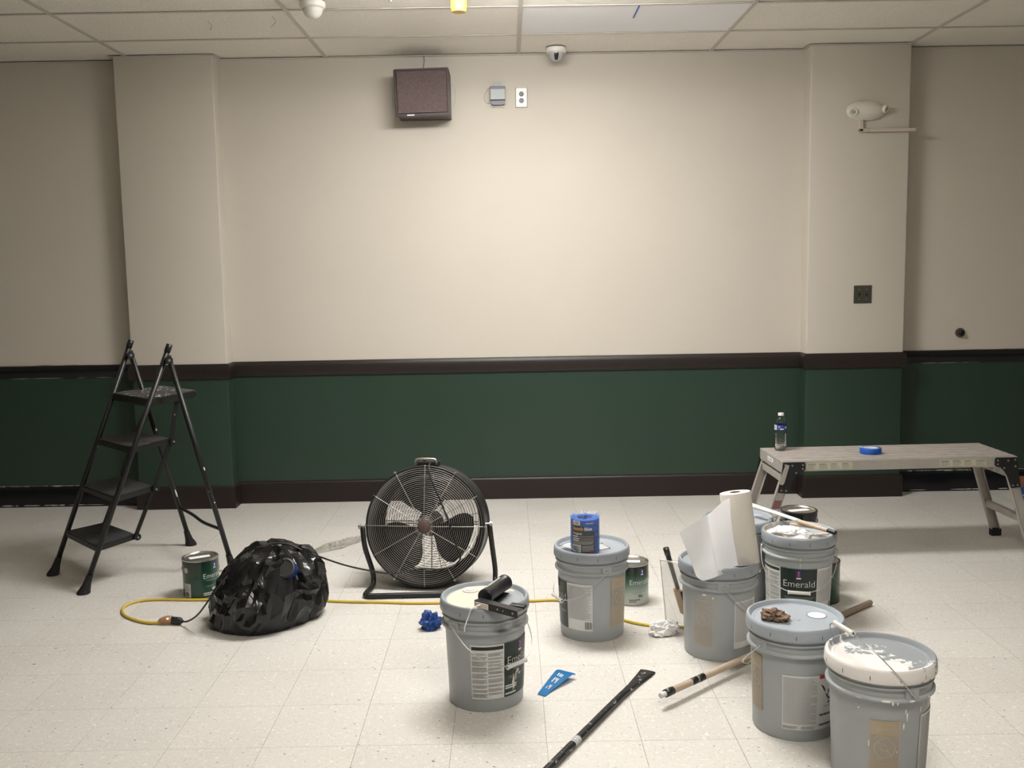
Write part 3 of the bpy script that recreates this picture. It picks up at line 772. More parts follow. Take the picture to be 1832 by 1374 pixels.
fb = face_angle(*PB[:2])
tB = pail(PB, 'grey paint pail carrying the blue shrink-wrapped tape pack, middle of the floor', 'lid', fb+ANG(24), ('d', fb-ANG(60), -ANG(41), .200))
label_emerald(tB, PB, None, -110, -46, 1, z0=.048, z1=.243, seed=4)
warning(tB, PB, 34, 76, z0=.060, z1=.262)
fc = face_angle(*PC[:2])
tC = pail(PC, 'grey paint pail with the paper towel roll standing on its lid', 'lid', fc+ANG(7), ('d', fc+ANG(100), -ANG(41), .200))
warning(tC, PC, -41, -8, z0=.060, z1=.252, faded=False)
bm = B(); cyl_patch(bm, pailR, fc+ANG(26), fc+ANG(75), .052, .240, .0006); lb = obj('instruction_label', bm, 'paper', tC, label='white panel of fine print')
bm = B(); rr_ = random.Random(8); fine_print(bm, pailR, fc+ANG(26)+.03, fc+ANG(75)-.02, .078, .234, 46, .0011, 0, rr_, .38); obj('print', bm, 'print', lb)
bm = B(); blob(bm, pailR, fc-ANG(22), .264, .020, .010, seed=11); blob(bm, pailR, fc-ANG(8), .255, .006, .012, seed=12); obj('paint_splash', bm, 'paint_white', tC, kind='stuff')
fd = face_angle(*PD[:2])
tD = pail(PD, 'grey paint pail with a brown paper scrap and round white cap on its lid', 'lid_blue', fd-ANG(43), ('d', fd-ANG(120), -ANG(41), .200, 'putty_yellow'), spout=(.078, .022, .030, ('disc', 'paint_white')), dimples=((.002, -.012, .012),))
warning(tD, PD, -72, -46, z0=.075, z1=.262)
bm = B(); cyl_patch(bm, pailR, fd-ANG(15), fd+ANG(33), .040, .222, .0006); cyl_patch(bm, pailR, fd+ANG(33), fd+ANG(95), .040, .222, .0006); lb = obj('instruction_label', bm, 'paper', tD, label='white label with fine print and a red corner')
bm = B(); rr_ = random.Random(18); fine_print(bm, pailR, fd-ANG(15)+.025, fd+ANG(33)-.02, .060, .216, 46, .0011, 0, rr_, .36)
fine_print(bm, pailR, fd-ANG(15)+.02, fd+ANG(5), .043, .054, 4, .0011, 0, rr_, .5); fine_print(bm, pailR, fd+ANG(10), fd+ANG(31), .043, .054, 4, .0011, 0, rr_, .5)
cyl_patch(bm, pailR, fd+ANG(34), fd+ANG(95), .210, .222, .0012, 1)
for k in range(9):
    a_, z_ = fd+ANG(36)+.010*k, .192-.001*k
    q = [cyl_map(pailR, a_, z_, .0012)(*p) for p in ((0, 0), (.0010, 0), (.030, -.050), (.029, -.050))]; bm.faces.new([bm.verts.new(v) for v in q]).material_index = 3
for s, z, h in (('PRIMER', .155, .022), ('200', .125, .028)): 
    vs_, fs = text_mesh(s, h, .0006); V = [bm.verts.new(cyl_map(pailR, fd+ANG(48), z, .0013)(x, y)) for x, y in vs_]
    for f in fs:
        try: bm.faces.new([V[i] for i in f]).material_index = 2
        except ValueError: pass
fine_print(bm, pailR, fd+ANG(42), fd+ANG(90), .112, .119, 2, .0012, 0, rr_, .5)
x_ = 0
for z_ in (.085, .052):
    x_ = 0
    while x_ < .075:
        ww = rr_.uniform(.003, .007); cyl_patch(bm, pailR, fd+ANG(36)+x_/.139, fd+ANG(36)+(x_+ww)/.139, z_, z_+.0065, .0012, 3); x_ += ww+.0015
obj('print', bm, ['print', 'red', 'navy_print', 'print_dark'], lb)
fe = face_angle(*PE[:2])
tE = pail(PE, 'nearest grey paint pail, its lid smeared with white paint and bail raised', 'lid_E', -ANG(75), ('u', PI+ANG(15), ANG(52), .195), dimples=((.012, .02, .016), (.045, -.045, .030), (-.01, .075, .016)))
warning(tE, PE, -9, 25, z0=.045, z1=.222)
bm = B(); cyl_patch(bm, pailR, fe+ANG(53), fe+ANG(100), .03, .232, .0006); lb = obj('instruction_label', bm, 'paper', tE, label='white panel of fine print')
bm = B(); fine_print(bm, pailR, fe+ANG(55), fe+ANG(98), .05, .226, 50, .0011, 0, rr_, .38); obj('print', bm, 'print', lb)
bm = B()
for (a_, z_, w_, h_, s_) in ((33, .235, .006, .030, 1), (31, .250, .004, .020, 2), (29, .207, .007, .022, 3), (-22, .250, .007, .006, 4), (52, .250, .004, .018, 5), (-10, .150, .005, .024, 6), (22, .130, .003, .010, 7), (-55, .240, .003, .006, 8)):
    blob(bm, pailR, fe+ANG(a_), z_, w_, h_, seed=s_)
R2 = lambda z: .1535
for (a_, z_, w_, h_, s_) in ((8, .286, .030, .008, 21), (14, .282, .006, .016, 22), (19, .280, .005, .012, 23), (35, .286, .02, .008, 24), (60, .286, .01, .006, 25), (-20, .286, .02, .002, 26)):
    blob(bm, R2, fe+ANG(a_), z_, w_, h_, seed=s_)
obj('paint_splash', bm, 'paint_white', tE, kind='stuff')
ff = face_angle(*PF[:2])
tF = pail(PF, 'grey paint pail topped with sticks, brushes and a white cloth', 'lid_F', ff-ANG(88), ('d', ff+ANG(6), -ANG(47), .208), lidkind='open')
label_emerald(tF, PF, -84, -31, 33, 80, z0=.048, z1=.243, seed=12)
bm = B(); blob(bm, pailR, ff+ANG(3), .258, .005, .030, seed=31); blob(bm, R2, ff+ANG(3), .286, .006, .014, seed=32); obj('paint_splash', bm, 'paint_cream', tF, kind='stuff')
fg = face_angle(*PG[:2])
tG = pail(PG, 'grey paint pail behind the paper towel roll, near the bench leg', 'lid_blue', fg-ANG(70), ('d', fg+ANG(40), -ANG(41), .200))

# ================================================================== gallon paint cans
def canR(z): return 0.0832
def gallon(loc, label, lmat, fa_off, seed=1, dark=False, bail=True, text=True, group='gallon paint cans'):
    t = thing('paint_can', label, 'paint can', loc, 0, group)
    fa = face_angle(loc[0], loc[1]) + ANG(fa_off)
    rim = 'tin_dark' if dark else 'tin'
    bm = B(); lathe(bm, [(0, .003), (.079, .003), (.0825, 0), (.0842, .001), (.0842, .004), (.0826, .006), (.0826, .1795), (.0842, .1815), (.0845, .185), (.0835, .188), (.081, .189), (.0795, .186), (.0785, .1825), (0, .1825)], 56)
    recalc(bm); bd = obj('body', bm, rim, t, True)
    bm = B(); lathe(bm, [(.0785, .1825), (.0775, .1872), (.0745, .1880), (.0715, .1855), (.070, .1835), (.066, .1832), (0, .1832)], 48); recalc(bm)
    ld = obj('lid', bm, 'tin', t, True)
    bm = B(); box(bm, (-.050, -.018, .1834), (.045, .016, .1841)); 
    st = obj('lid_sticker', bm, 'paper_white', ld); st.rotation_euler = (0, 0, fa+PI/2+ANG(10))
    bm = B(); lathe(bm, [(.0832, .007), (.0832, .179)], 64, a0=fa-ANG(115), a1=fa+ANG(225)); lb = obj('label', bm, lmat, t, True)
    rnd = random.Random(seed)
    a_t = fa+ANG(5)
    if text:
        bm = B(); vs_, fs = text_mesh('Emerald', .034, -.0004); 
        V = [bm.verts.new(cyl_map(canR, a_t, .098, .0006)(x*.95, y)) for x, y in vs_]
        for f in fs:
            try: bm.faces.new([V[i] for i in f])
            except ValueError: pass
        obj('brand_name', bm, 'print_white', lb)
    bm = B()
    cyl_patch(bm, canR, a_t+.62, a_t+.62+.24, .139, .168, .0006, 0); cyl_patch(bm, canR, a_t+.66, a_t+.66+.16, .141, .146, .0009, 1); cyl_patch(bm, canR, a_t+.72, a_t+.78, .150, .163, .0009, 1)
    dk = 3 if lmat == 'can_fade' else 1
    for (a, b_, z) in ((.12, .95, .090), (.2, .8, .085), (.1, .95, .062), (.2, .7, .057)): cyl_patch(bm, canR, a_t+a, a_t+b_, z, z+.0018, .0006, 2)
    for (a, n_, z, h_) in ((.50, 4, .047, .004), (.52, 4, .040, .005), (.0, 9, .026, .0045), (.0, 7, .018, .004)):
        x = a
        for _ in range(n_):
            ww = rnd.uniform(.03, .07); cyl_patch(bm, canR, a_t+x, a_t+x+ww, z, z+h_, .0006, dk); x += ww+.014
    # instruction tab with bar code, at the left of the label
    cyl_patch(bm, canR, fa-ANG(62), fa-ANG(36), .010, .075, .0005, 4)
    fine_print(bm, canR, fa-ANG(60), fa-ANG(38), .040, .072, 9, .0008, 2, rnd)
    barcode(bm, cyl_map(canR, fa-ANG(58), .014, .0008), .024, .022, 3, 12, rnd)
    # round seal
    for (r0, r1, mi) in ((0, .0125, 4), (0, .0085, 5), (0, .005, 4)):
        n = 20; c = bm.verts.new(cyl_map(canR, fa-ANG(52), .138, .0006+.0002*(3-r1*200))(0, 0)); V = [bm.verts.new(cyl_map(canR, fa-ANG(52), .138, .0006+.0002*(3-r1*200))(r1*math.cos(2*PI*k/n), r1*math.sin(2*PI*k/n))) for k in range(n)]
        for k in range(n): bm.faces.new((c, V[k], V[(k+1) % n])).material_index = mi
    obj('small_print', bm, ['badge', 'print_white', 'print_pale', 'print_dark', 'paper', 'badge_red'], lb, kind='stuff')
    if bail:
        bm = B(); ea = fa - ANG(97)
        e1 = Vector((math.cos(ea), math.sin(ea), 0)); p_ = Vector((math.cos(ea+PI/2), math.sin(ea+PI/2), 0))
        side = -1
        pts = [e1*.0845+Vector((0, 0, .135))]
        for k in range(1, 8):
            tt = PI*k/8; pts.append(e1*(.0865*math.cos(tt)) - p_*(.094*math.sin(tt)) + Vector((0, 0, .135-.075*math.sin(tt))))
        pts.append(-e1*.0845+Vector((0, 0, .135)))
        tube(bm, pts, .0014, 6, sub=4); obj('bail', bm, 'wire', t, 'all')
        for s in (1, -1):
            bm = B(); rod(bm, e1*s*.0828+Vector((0, 0, .135)), e1*s*.0865+Vector((0, 0, .135)), .009, 16); obj('ear', bm, rim, t)
    return t
gallon((-1.484, 4.522, 0), 'green gallon paint can between the stepladder and the black bin bag', 'can_green', 0, 1)
gallon((.534, 4.328, 0), 'gallon paint can fading from dark green to silver, behind the tape-pack pail', 'can_fade', -8, 2)
gallon((1.394, 4.296, 0), 'dark green gallon paint can on the floor, right of the stick-topped pail', 'can_green', -52, 3, dark=True)
gallon((1.342, 4.468, 0), 'lower can of the stacked pair, hidden behind the stick-topped pail', 'can_black', 0, 4, dark=True)
gallon((1.342, 4.468, .1885), 'black-rimmed gallon can on top of the stacked pair, below the bench', 'can_black', 20, 5, dark=True, text=False)

# ================================================================== things on the pails
# blue tape pack on pail B
px_, py_ = .297, 3.893
t = thing('tape_pack', 'shrink-wrapped pack of blue masking tape rolls with a black label', 'masking tape', (px_, py_, .3627))
for k in range(6):
    bm = B(); z = k*.0236; lathe(bm, [(.030, z+.0006), (.0562, z+.0006), (.057, z+.0018), (.057, z+.0222), (.0562, z+.0232), (.030, z+.0232), (.030, z+.0006)], 40); recalc(bm); obj('tape_roll', bm, 'blue_tape', t, True)
TR = lambda z: .0575
ft = face_angle(px_, py_)
bm = B(); cyl_patch(bm, TR, ft-ANG(58), ft+ANG(43), .008, .096, .0007, 0); cyl_patch(bm, TR, ft-ANG(58), ft-ANG(5), .095, .119, .0007, 0)
cyl_patch(bm, TR, ft-ANG(57), ft-ANG(17), .010, .040, .0010, 1); cyl_patch(bm, TR, ft-ANG(57), ft-ANG(20), .121, .139, .0010, 1)
lb = obj('pack_label', bm, ['print_dark', 'print_white'], t)
bm = B()
def txt(s, h, a, z, mi, R, off=.0014, xs=1.0, fat=.0003):
    vs_, fs = text_mesh(s, h, fat); V = [bm.verts.new(cyl_map(R, a, z, off)(x*xs, y)) for x, y in vs_]
    for f in fs:
        try: bm.faces.new([V[i] for i in f]).material_index = mi
        except ValueError: pass
def txtw(s, h, a, z, w_, mi, fat=.0006):
    vs_, fs = text_mesh(s, h, fat); k = w_/max(v[0] for v in vs_)
    V = [bm.verts.new(cyl_map(TR, a, z, .0014)(x*k, y)) for x, y in vs_]
    for f in fs:
        try: bm.faces.new([V[i] for i in f]).material_index = mi
        except ValueError: pass
txtw('Scotch', .0190, ft-ANG(53), .101, .045, 0); txtw('blue', .0190, ft-ANG(3), .101, .031, 1); txtw('Original', .0125, ft-ANG(54), .083, .041, 1, .0002)
rnd = random.Random(4)
for (e, z) in ((.45, .073), (.55, .064), (.5, .056)): cyl_patch(bm, TR, ft-ANG(55), ft-ANG(55)+e*1.0, z, z+.004, .0011, 1); cyl_patch(bm, TR, ft-ANG(55)+e*1.05, ft+ANG(36), z+.0008, z+.003, .0011, 2)
fine_print(bm, TR, ft-ANG(55), ft+ANG(38), .042, .054, 4, .0011, 2, rnd); fine_print(bm, TR, ft-ANG(13), ft+ANG(38), .014, .038, 9, .0011, 2, rnd)
barcode(bm, cyl_map(TR, ft-ANG(54), .015, .0013), .033, .021, 3, 14, rnd); cyl_patch(bm, TR, ft+ANG(20), ft+ANG(36), .012, .020, .0014, 4)
cyl_patch(bm, TR, ft+ANG(2), ft+ANG(34), .128, .1305, .0011, 1)
txt('6', .013, ft-ANG(54), .1245, 3, TR); fine_print(bm, TR, ft-ANG(43), ft-ANG(23), .124, .136, 3, .0013, 3, rnd)
obj('label_print', bm, ['orange_print', 'print_white', 'print', 'print_dark', 'red'], lb)
bm = B(); n = 56; R_ = []
rnd = random.Random(12)
for j, (z, r_) in enumerate(((.002, .0595), (.05, .0592), (.10, .0592), (.138, .0595), (.149, .058), (.158, .050), (.150, .036))):
    R_.append([bm.verts.new(((r_+(rnd.uniform(-.001, .001) if j < 4 else rnd.uniform(-.005, .005)))*math.cos(2*PI*i/n), (r_+(0 if j < 4 else rnd.uniform(-.005, .005)))*math.sin(2*PI*i/n), z+(0 if j < 4 else rnd.uniform(-.006, .007)))) for i in range(n)])
for A_, C_ in zip(R_, R_[1:]):
    for i in range(n): bm.faces.new((A_[i], A_[(i+1) % n], C_[(i+1) % n], C_[i]))
obj('shrink_wrap', bm, 'wrap', t)
# papers under the pack
def sheet(name, pts, nx, ny, m, label, cat, curl=0.0, th=.0012, seed=0, **k):
    """pts: four corners, counter-clockwise; bilinear sheet with gentle waves"""
    bm = B(); P_ = [Vector(p) for p in pts]; rnd = Vector((seed*1.3, seed*2.1, 0)); V = []
    for j in range(ny+1):
        for i in range(nx+1):
            u, v = i/nx, j/ny; p = P_[0]*(1-u)*(1-v)+P_[1]*u*(1-v)+P_[2]*u*v+P_[3]*(1-u)*v
            p.z += curl*abs(noise.noise(Vector((u*3, v*3, 0))+rnd))
            V.append(bm.verts.new(p))
    for j in range(ny):
        for i in range(nx): bm.faces.new((V[j*(nx+1)+i], V[j*(nx+1)+i+1], V[(j+1)*(nx+1)+i+1], V[(j+1)*(nx+1)+i]))
    geo = bmesh.ops.solidify(bm, geom=bm.faces[:], thickness=th)
    recalc(bm)
    o = obj(name, bm, m, None, 'all'); return tag(o, label, cat)
sheet('paper_sheet', [(.190, 3.925, .3770), (.262, 3.838, .3770), (.325, 3.905, .378), (.245, 3.985, .378)], 8, 8, 'paper_white', 'white printed sheet overhanging the left rim of the tape-pack pail lid', 'paper', .006, seed=3)
sheet('paper_sheet', [(.352, 3.900, .3625), (.405, 3.925, .3625), (.375, 4.005, .3625), (.330, 3.960, .3625)], 8, 8, 'paper_white', 'white printed sheet lying flat to the right of the tape pack', 'paper', .004, seed=5)
# paper towel roll on pail C
bt = Vector((.899, 3.690, .3632)); tp = Vector((.868, 3.722, .637))
ax = (tp-bt).normalized(); H_ = (tp-bt).length
t = thing('paper_towel_roll', 'roll of white paper towel standing on a pail, one sheet hanging off', 'paper towel', (0, 0, 0))
fm = frame_mtx(bt, tp)
bm = B(); lathe(bm, [(.021, 0), (.0580, 0), (.0595, .002), (.0595, H_-.003), (.058, H_), (.021, H_), (.021, 0)], 48, mtx=fm); recalc(bm)
for v in bm.verts:
    if v.co.z < .3632: v.co.z = .3632
obj('roll', bm, 'roll', t, True)
bm = B(); lathe(bm, [(.0208, .004), (.0208, H_+.001), (.0195, H_+.001), (.0195, .004)], 32, mtx=fm)
for v in bm.verts:
    if v.co.z < .3635: v.co.z = .3635
obj('cardboard_core', bm, 'core', t, True)
top = [(.835, 3.668, .628), (.800, 3.640, .618), (.752, 3.600, .592), (.737, 3.592, .585), (.712, 3.606, .560), (.680, 3.612, .543), (.634, 3.620, .508)]
bot = [(.862, 3.636, .371), (.832, 3.600, .374), (.800, 3.576, .360), (.775, 3.572, .352), (.742, 3.566, .342), (.712, 3.566, .336), (.690, 3.572, .352)]
bm = B(); T_ = smooth_path(top[:4], 4)[:-1] + smooth_path(top[3:], 5); Bt = smooth_path(bot[:4], 4)[:-1] + smooth_path(bot[3:], 5)
n2 = 14; G = []
for i, (a, b_) in enumerate(zip(T_, Bt)):
    col_ = []
    for j in range(n2+1):
        v = j/n2; p = a.lerp(b_, v); u = i/(len(T_)-1)
        if i > 11: p = p + Vector((0, -.030*math.sin(PI*v)*(u-.4), .0))
        if i <= 12: p = p + Vector((-.008, .0, 0))*math.sin(PI*v)*u + Vector((0, .012, 0))*math.sin(PI*v)
        col_.append(bm.verts.new(p))
    G.append(col_)
for a, b_ in zip(G, G[1:]):
    for j in range(n2): bm.faces.new((a[j], a[j+1], b_[j+1], b_[j]))
obj('hanging_sheet', bm, 'towel_sheet', t, 'all')
# brown paper scrap on D, small paint chips
s_ = crumple('paper_scrap', (.045, .034, .020), 4, 'brown_paper', None, 4, .55, 2.6, loc=(.851, 3.078, .3615), rotz=-.5)
tag(s_, 'crumpled brown paper scrap on the pale lid', 'paper scrap')
bm = B(); rnd = random.Random(2)
for (x, y) in ((.872, 3.150), (.905, 3.142), (.925, 3.118), (.865, 3.160)):
    r_ = rnd.uniform(.002, .0045); lathe(bm, [(r_, 0), (r_*.6, .001), (0, .0012)], 7, mtx=Matrix.Translation((x-PD[0], y-PD[1], .3612)))
obj('paint_drips', bm, 'paint_white', tD, kind='stuff')
# tool on pail A: black cylinder in a steel bracket with a hooked wire
LZ = .3632
t = thing('roller_tool', 'black cylinder tool in a black bracket with white wire hook, on the leftmost pail', 'tool', (0, 0, 0))
c0 = Vector((-.098, 3.235, LZ+.0365)); c1 = Vector((-.028, 3.395, LZ+.0375))
bm = B(); lathe(bm, [(0, 0), (.024, 0), (.0275, .003), (.0275, .010), (.0262, .012), (.0262, .160), (.0280, .163), (.0280, .172), (.025, .175), (0, .175)], 36, mtx=frame_mtx(c0, c1)); recalc(bm); obj('cylinder', bm, 'black_plastic', t, True)
bm = B(); m_ = frame_mtx(c0, c1)
for k in range(9):       # scuffed lettering along the cylinder
    ww = .008
    RR = lambda z: .0262
    cyl_patch(bm, RR, ANG(62), ANG(62)+.38, .030+k*.0125, .030+k*.0125+ww, .0006)
for v in bm.verts: v.co = m_ @ v.co
obj('worn_lettering', bm, 'print_white', t)
pa = Vector((-.132, 3.212, LZ+.035)); pb = Vector((.012, 3.092, LZ+.035))
d_ = (pb-pa).normalized(); nrm = Vector((-d_.y, d_.x, 0))
bm = B(); bar(bm, pa+nrm*.015, pb+nrm*.015, .030, .002, .0004); obj('bracket_plate', bm, 'black_plastic', t)
bm = B(); bar(bm, pa-Vector((0, 0, .011)), pb-Vector((0, 0, .011)), .002, .024, .0004); obj('bracket_flange', bm, 'black_plastic', t)
bm = B()
for f_, r_ in ((.55, .0035), (.68, .003), (.90, .0042)):
    c = pa.lerp(pb, f_)-Vector((0, 0, .010)); rod(bm, c-nrm*.0030, c-nrm*.0012, r_, 12)
obj('rivets', bm, 'bolt', t, kind='stuff')
bm = B(); c = pa.lerp(pb, .17)-Vector((0, 0, .012))-nrm*.0030; bar(bm, c-d_*.026, c+d_*.032, .003, .020, .0014); obj('cream_tab', bm, 'paint_cream', t)
bm = B(); bar(bm, Vector((-.010, 3.200, LZ+.0200)), Vector((.040, 3.178, LZ+.0200)), .028, .012, .003); obj('trigger', bm, 'black_plastic', t)
bm = B(); bar(bm, Vector((-.086, 3.240, LZ+.0065)), Vector((-.030, 3.37, LZ+.0065)), .034, .0022, .0004); obj('cradle', bm, 'black_plastic', t)
bm = B(); c = pa.lerp(pb, .17)-nrm*.006-Vector((0, 0, .008))
tube(bm, [c, c+Vector((-.030, -.022, -.006)), (-.150, 3.1640, .362), (-.163, 3.1450, .332), (-.165, 3.140, .315)], .0022, 8, sub=4); obj('wire_hook', bm, 'grip', t, 'all')
# sticks, brushes and cloth on pail F
FZ = .3775
def stick(name, label, a, b_, r0, r1, m, cat='stick', flat=1.0, extra=None):
    bm = B(); a = Vector(a); b_ = Vector(b_); mid = a.lerp(b_, .5)
    tube(bm, [a, a.lerp(b_, .33), a.lerp(b_, .66), b_], lambda u: r0+(r1-r0)*u, 10, sub=4, flat=flat)
    return tag(obj(name, bm, m, None, 'all'), label, cat)
stick('paint_stirrer', 'long white-painted stick reaching from the rear pail to the stick-topped pail', (1.098, 4.404, .4180), (1.250, 4.150, .4050), .0165, .0115, 'paint_white', 'stick', .55)
stick('wooden_stick', 'curved pale wooden stick along the far rim of the pail', (1.215, 4.165, .3870), (1.357, 4.060, .3870), .0070, .0050, 'wood', 'stick')
stick('wooden_stick', 'short wooden stick lowest under the brush on the pail', (1.240, 4.068, .362), (1.335, 4.012, .3836), .0055, .0045, 'wood', 'stick')
t = thing('paint_brush', 'paint brush with a pale wooden handle and black tip lying across the pail', 'paint brush', (0, 0, 0))
bm = B(); A_ = Vector((1.238, 4.150, .4060)); C_ = Vector((1.338, 4.028, .3915)); tube(bm, [A_, A_.lerp(C_, .3), A_.lerp(C_, .7), C_], lambda u: .0075+.0030*math.sin(PI*u), 10, sub=4); obj('handle', bm, 'wood', t, 'all')
bm = B(); D_ = C_ + (C_-A_).normalized()*.034; tube(bm, [C_-(C_-A_).normalized()*.006, C_.lerp(D_, .5), D_], .0092, 12, sub=3); obj('tip', bm, 'black_plastic', t, 'all')
bm = B(); bar(bm, (1.232, 4.085, .3745), (1.262, 4.060, .3745), .026, .012, .003); tag(obj('dark_rag', bm, 'dark_plastic'), 'small dark rag scrap between the sticks on the pail', 'rag')
s_ = crumple('white_cloth', (.082, .052, .030), 9, 'cloth', None, 5, .42, 1.7, smooth=True, loc=(1.182, 4.060, .3535), rotz=-.5)
tag(s_, 'crumpled white cloth at the left of the stick-topped pail lid', 'cloth')
# clear plastic sleeve with paint brush beside pail C
t = thing('plastic_sleeve', 'clear plastic sleeve holding a paint brush, leaning on the towel pail', 'plastic bag', (0, 0, 0))
corners = [(.648, 4.010, .004), (.722, 3.948, .004), (.726, 3.862, .300), (.606, 3.905, .318)]
for k_, dy in ((0, 0.0), (1, .030)):
    bm = B(); P_ = [Vector(p)+Vector((0, dy, 0)) for p in corners]; V = []
    for j in range(9):
        for i in range(9):
            u, v = i/8, j/8; p = P_[0]*(1-u)*(1-v)+P_[1]*u*(1-v)+P_[2]*u*v+P_[3]*(1-u)*v
            p += Vector((0, (-1 if k_ == 0 else 1)*.010*math.sin(PI*u)+.006*noise.noise(Vector((u*4, v*4, k_*3))), 0)); V.append(bm.verts.new(p))
    for j in range(8):
        for i in range(8): bm.faces.new((V[j*9+i], V[j*9+i+1], V[(j+1)*9+i+1], V[(j+1)*9+i]))
    bmesh.ops.solidify(bm, geom=bm.faces[:], thickness=.0008); recalc(bm); obj('film_panel', bm, 'clear', t, 'all')
bm = B(); bar(bm, (.604, 3.908, .318), (.728, 3.864, .300), .012, .004, .001); obj('sleeve_edge', bm, 'grip', t)
bm = B(); bar(bm, (.606, 3.905, .318), (.648, 4.008, .005), .003, .003); obj('sleeve_edge', bm, 'paper', t)
bm = B(); box(bm, (-.013, -.006, -.012), (.013, .006, .012), .002, 0, Matrix.Translation((.716, 3.890, .294))); obj('yellow_clip', bm, 'yellow_plastic', t)
t = thing('paint_brush', 'black-handled paint brush in a brown sleeve inside the clear plastic', 'paint brush', (0, 0, 0))
a = Vector((.630, 3.905, .362)); b_ = Vector((.683, 3.930, .185)); dd = (b_-a).normalized()
bm = B(); tube(bm, [a, a.lerp(b_, .12), a.lerp(b_, .5), b_], lambda u: .009+.002*math.sin(PI*min(1, u*1.4)), 12, sub=4); obj('handle', bm, 'black_plastic', t, 'all')
bm = B(); tube(bm, [a-dd*.004, a+dd*.028], .0125, 12, sub=2); obj('handle_end', bm, 'tin_dark', t, 'all')
bm = B(); c = b_+dd*.004; m_ = frame_mtx(c, c+dd*.11); box(bm, (-.028, -.008, 0), (.028, .008, .120), .003, 0, m_); obj('cardboard_sleeve', bm, 'card_brown', t)
bm = B(); box(bm, (-.029, -.0085, .001), (-.022, .0085, .150), .001, 0, m_); obj('sleeve_stripe', bm, 'black_plastic', t)

# ================================================================== step ladder
t = thing('step_ladder', 'black four-step folding ladder splashed with paint, left of the bin bag', 'ladder', (0, 0, 0))
FR, PR = Vector((-2.067, 4.563, 0)), Vector((-1.680, 4.760, 1.112))
FL, PL = Vector((-2.356, 4.872, 0)), Vector((-1.977, 5.050, 1.117))
RR, RL = Vector((-1.433, 4.885, 0)), Vector((-1.814, 5.387, 0))
rail = []
for (F_, P_, dz) in ((FR, PR, .068), (FL, PL, .068)):
    d = (P_-F_).normalized(); bm = B(); tube(bm, [F_+d*.03, P_+d*dz], .0128, 14, sub=1); obj('front_rail', bm, 'black_metal', t, 'all')
    bm = B(); tube(bm, [P_+d*(dz-.035), P_+d*(dz+.004)], .0150, 14, sub=1); obj('end_cap', bm, 'black_metal', t, 'all')
for (F_, P_) in ((RR, PR), (RL, PL)):
    d = (P_-F_).normalized(); off = Vector((.018, .006, 0)); bm = B(); tube(bm, [F_+d*.03, P_+d*.012+off], .0128, 14, sub=1); obj('rear_leg', bm, 'black_metal', t, 'all')
for P_ in (PR, PL):
    bm = B(); s_ = Vector((-.70, .71, 0)); rod(bm, P_+Vector((.010, .004, -.01))-s_*.022, P_+Vector((.010, .004, -.01))+s_*.022, .019, 18); obj('hinge', bm, 'black_metal', t)
    bm = B(); rod(bm, P_+Vector((.010, .004, -.01))-s_*.0235, P_+Vector((.010, .004, -.01))+s_*.0235, .006, 12); obj('hinge_bolt', bm, 'bolt', t)
def foot(F_, P_):
    d = (P_-F_).normalized(); k = .088/d.z; topc = F_+d*k; bm = B(); n = 20; rings = []
    for (z, r_) in ((0, .0300), (.004, .0315), (.010, .0290), (.035, .0215), (.07, .0170), (.088, .0158)):
        c = F_ + d*(z/d.z); rings.append([bm.verts.new((c.x+r_*math.cos(2*PI*i/n), c.y+r_*math.sin(2*PI*i/n), z)) for i in range(n)])
    for A_, C_ in zip(rings, rings[1:]):
        for i in range(n): bm.faces.new((A_[i], A_[(i+1) % n], C_[(i+1) % n], C_[i]))
    bm.faces.new(list(reversed(rings[0]))); bm.faces.new(rings[-1])
    f = obj('rubber_foot', bm, 'rubber', t, True)
    bm = B()
    for k_ in range(10):
        a = 2*PI*k_/10; p0 = F_+Vector((.0305*math.cos(a), .0305*math.sin(a), .006)); c = F_+d*(.036/d.z); p1 = c+Vector((.0215*math.cos(a), .0215*math.sin(a), 0)); rod(bm, p0, p1, .0016, 5)
    obj('foot_ribs', bm, 'rubber', f, kind='stuff')
for F_, P_ in ((FR, PR), (FL, PL), (RR, PR), (RL, PL)): foot(F_, P_)
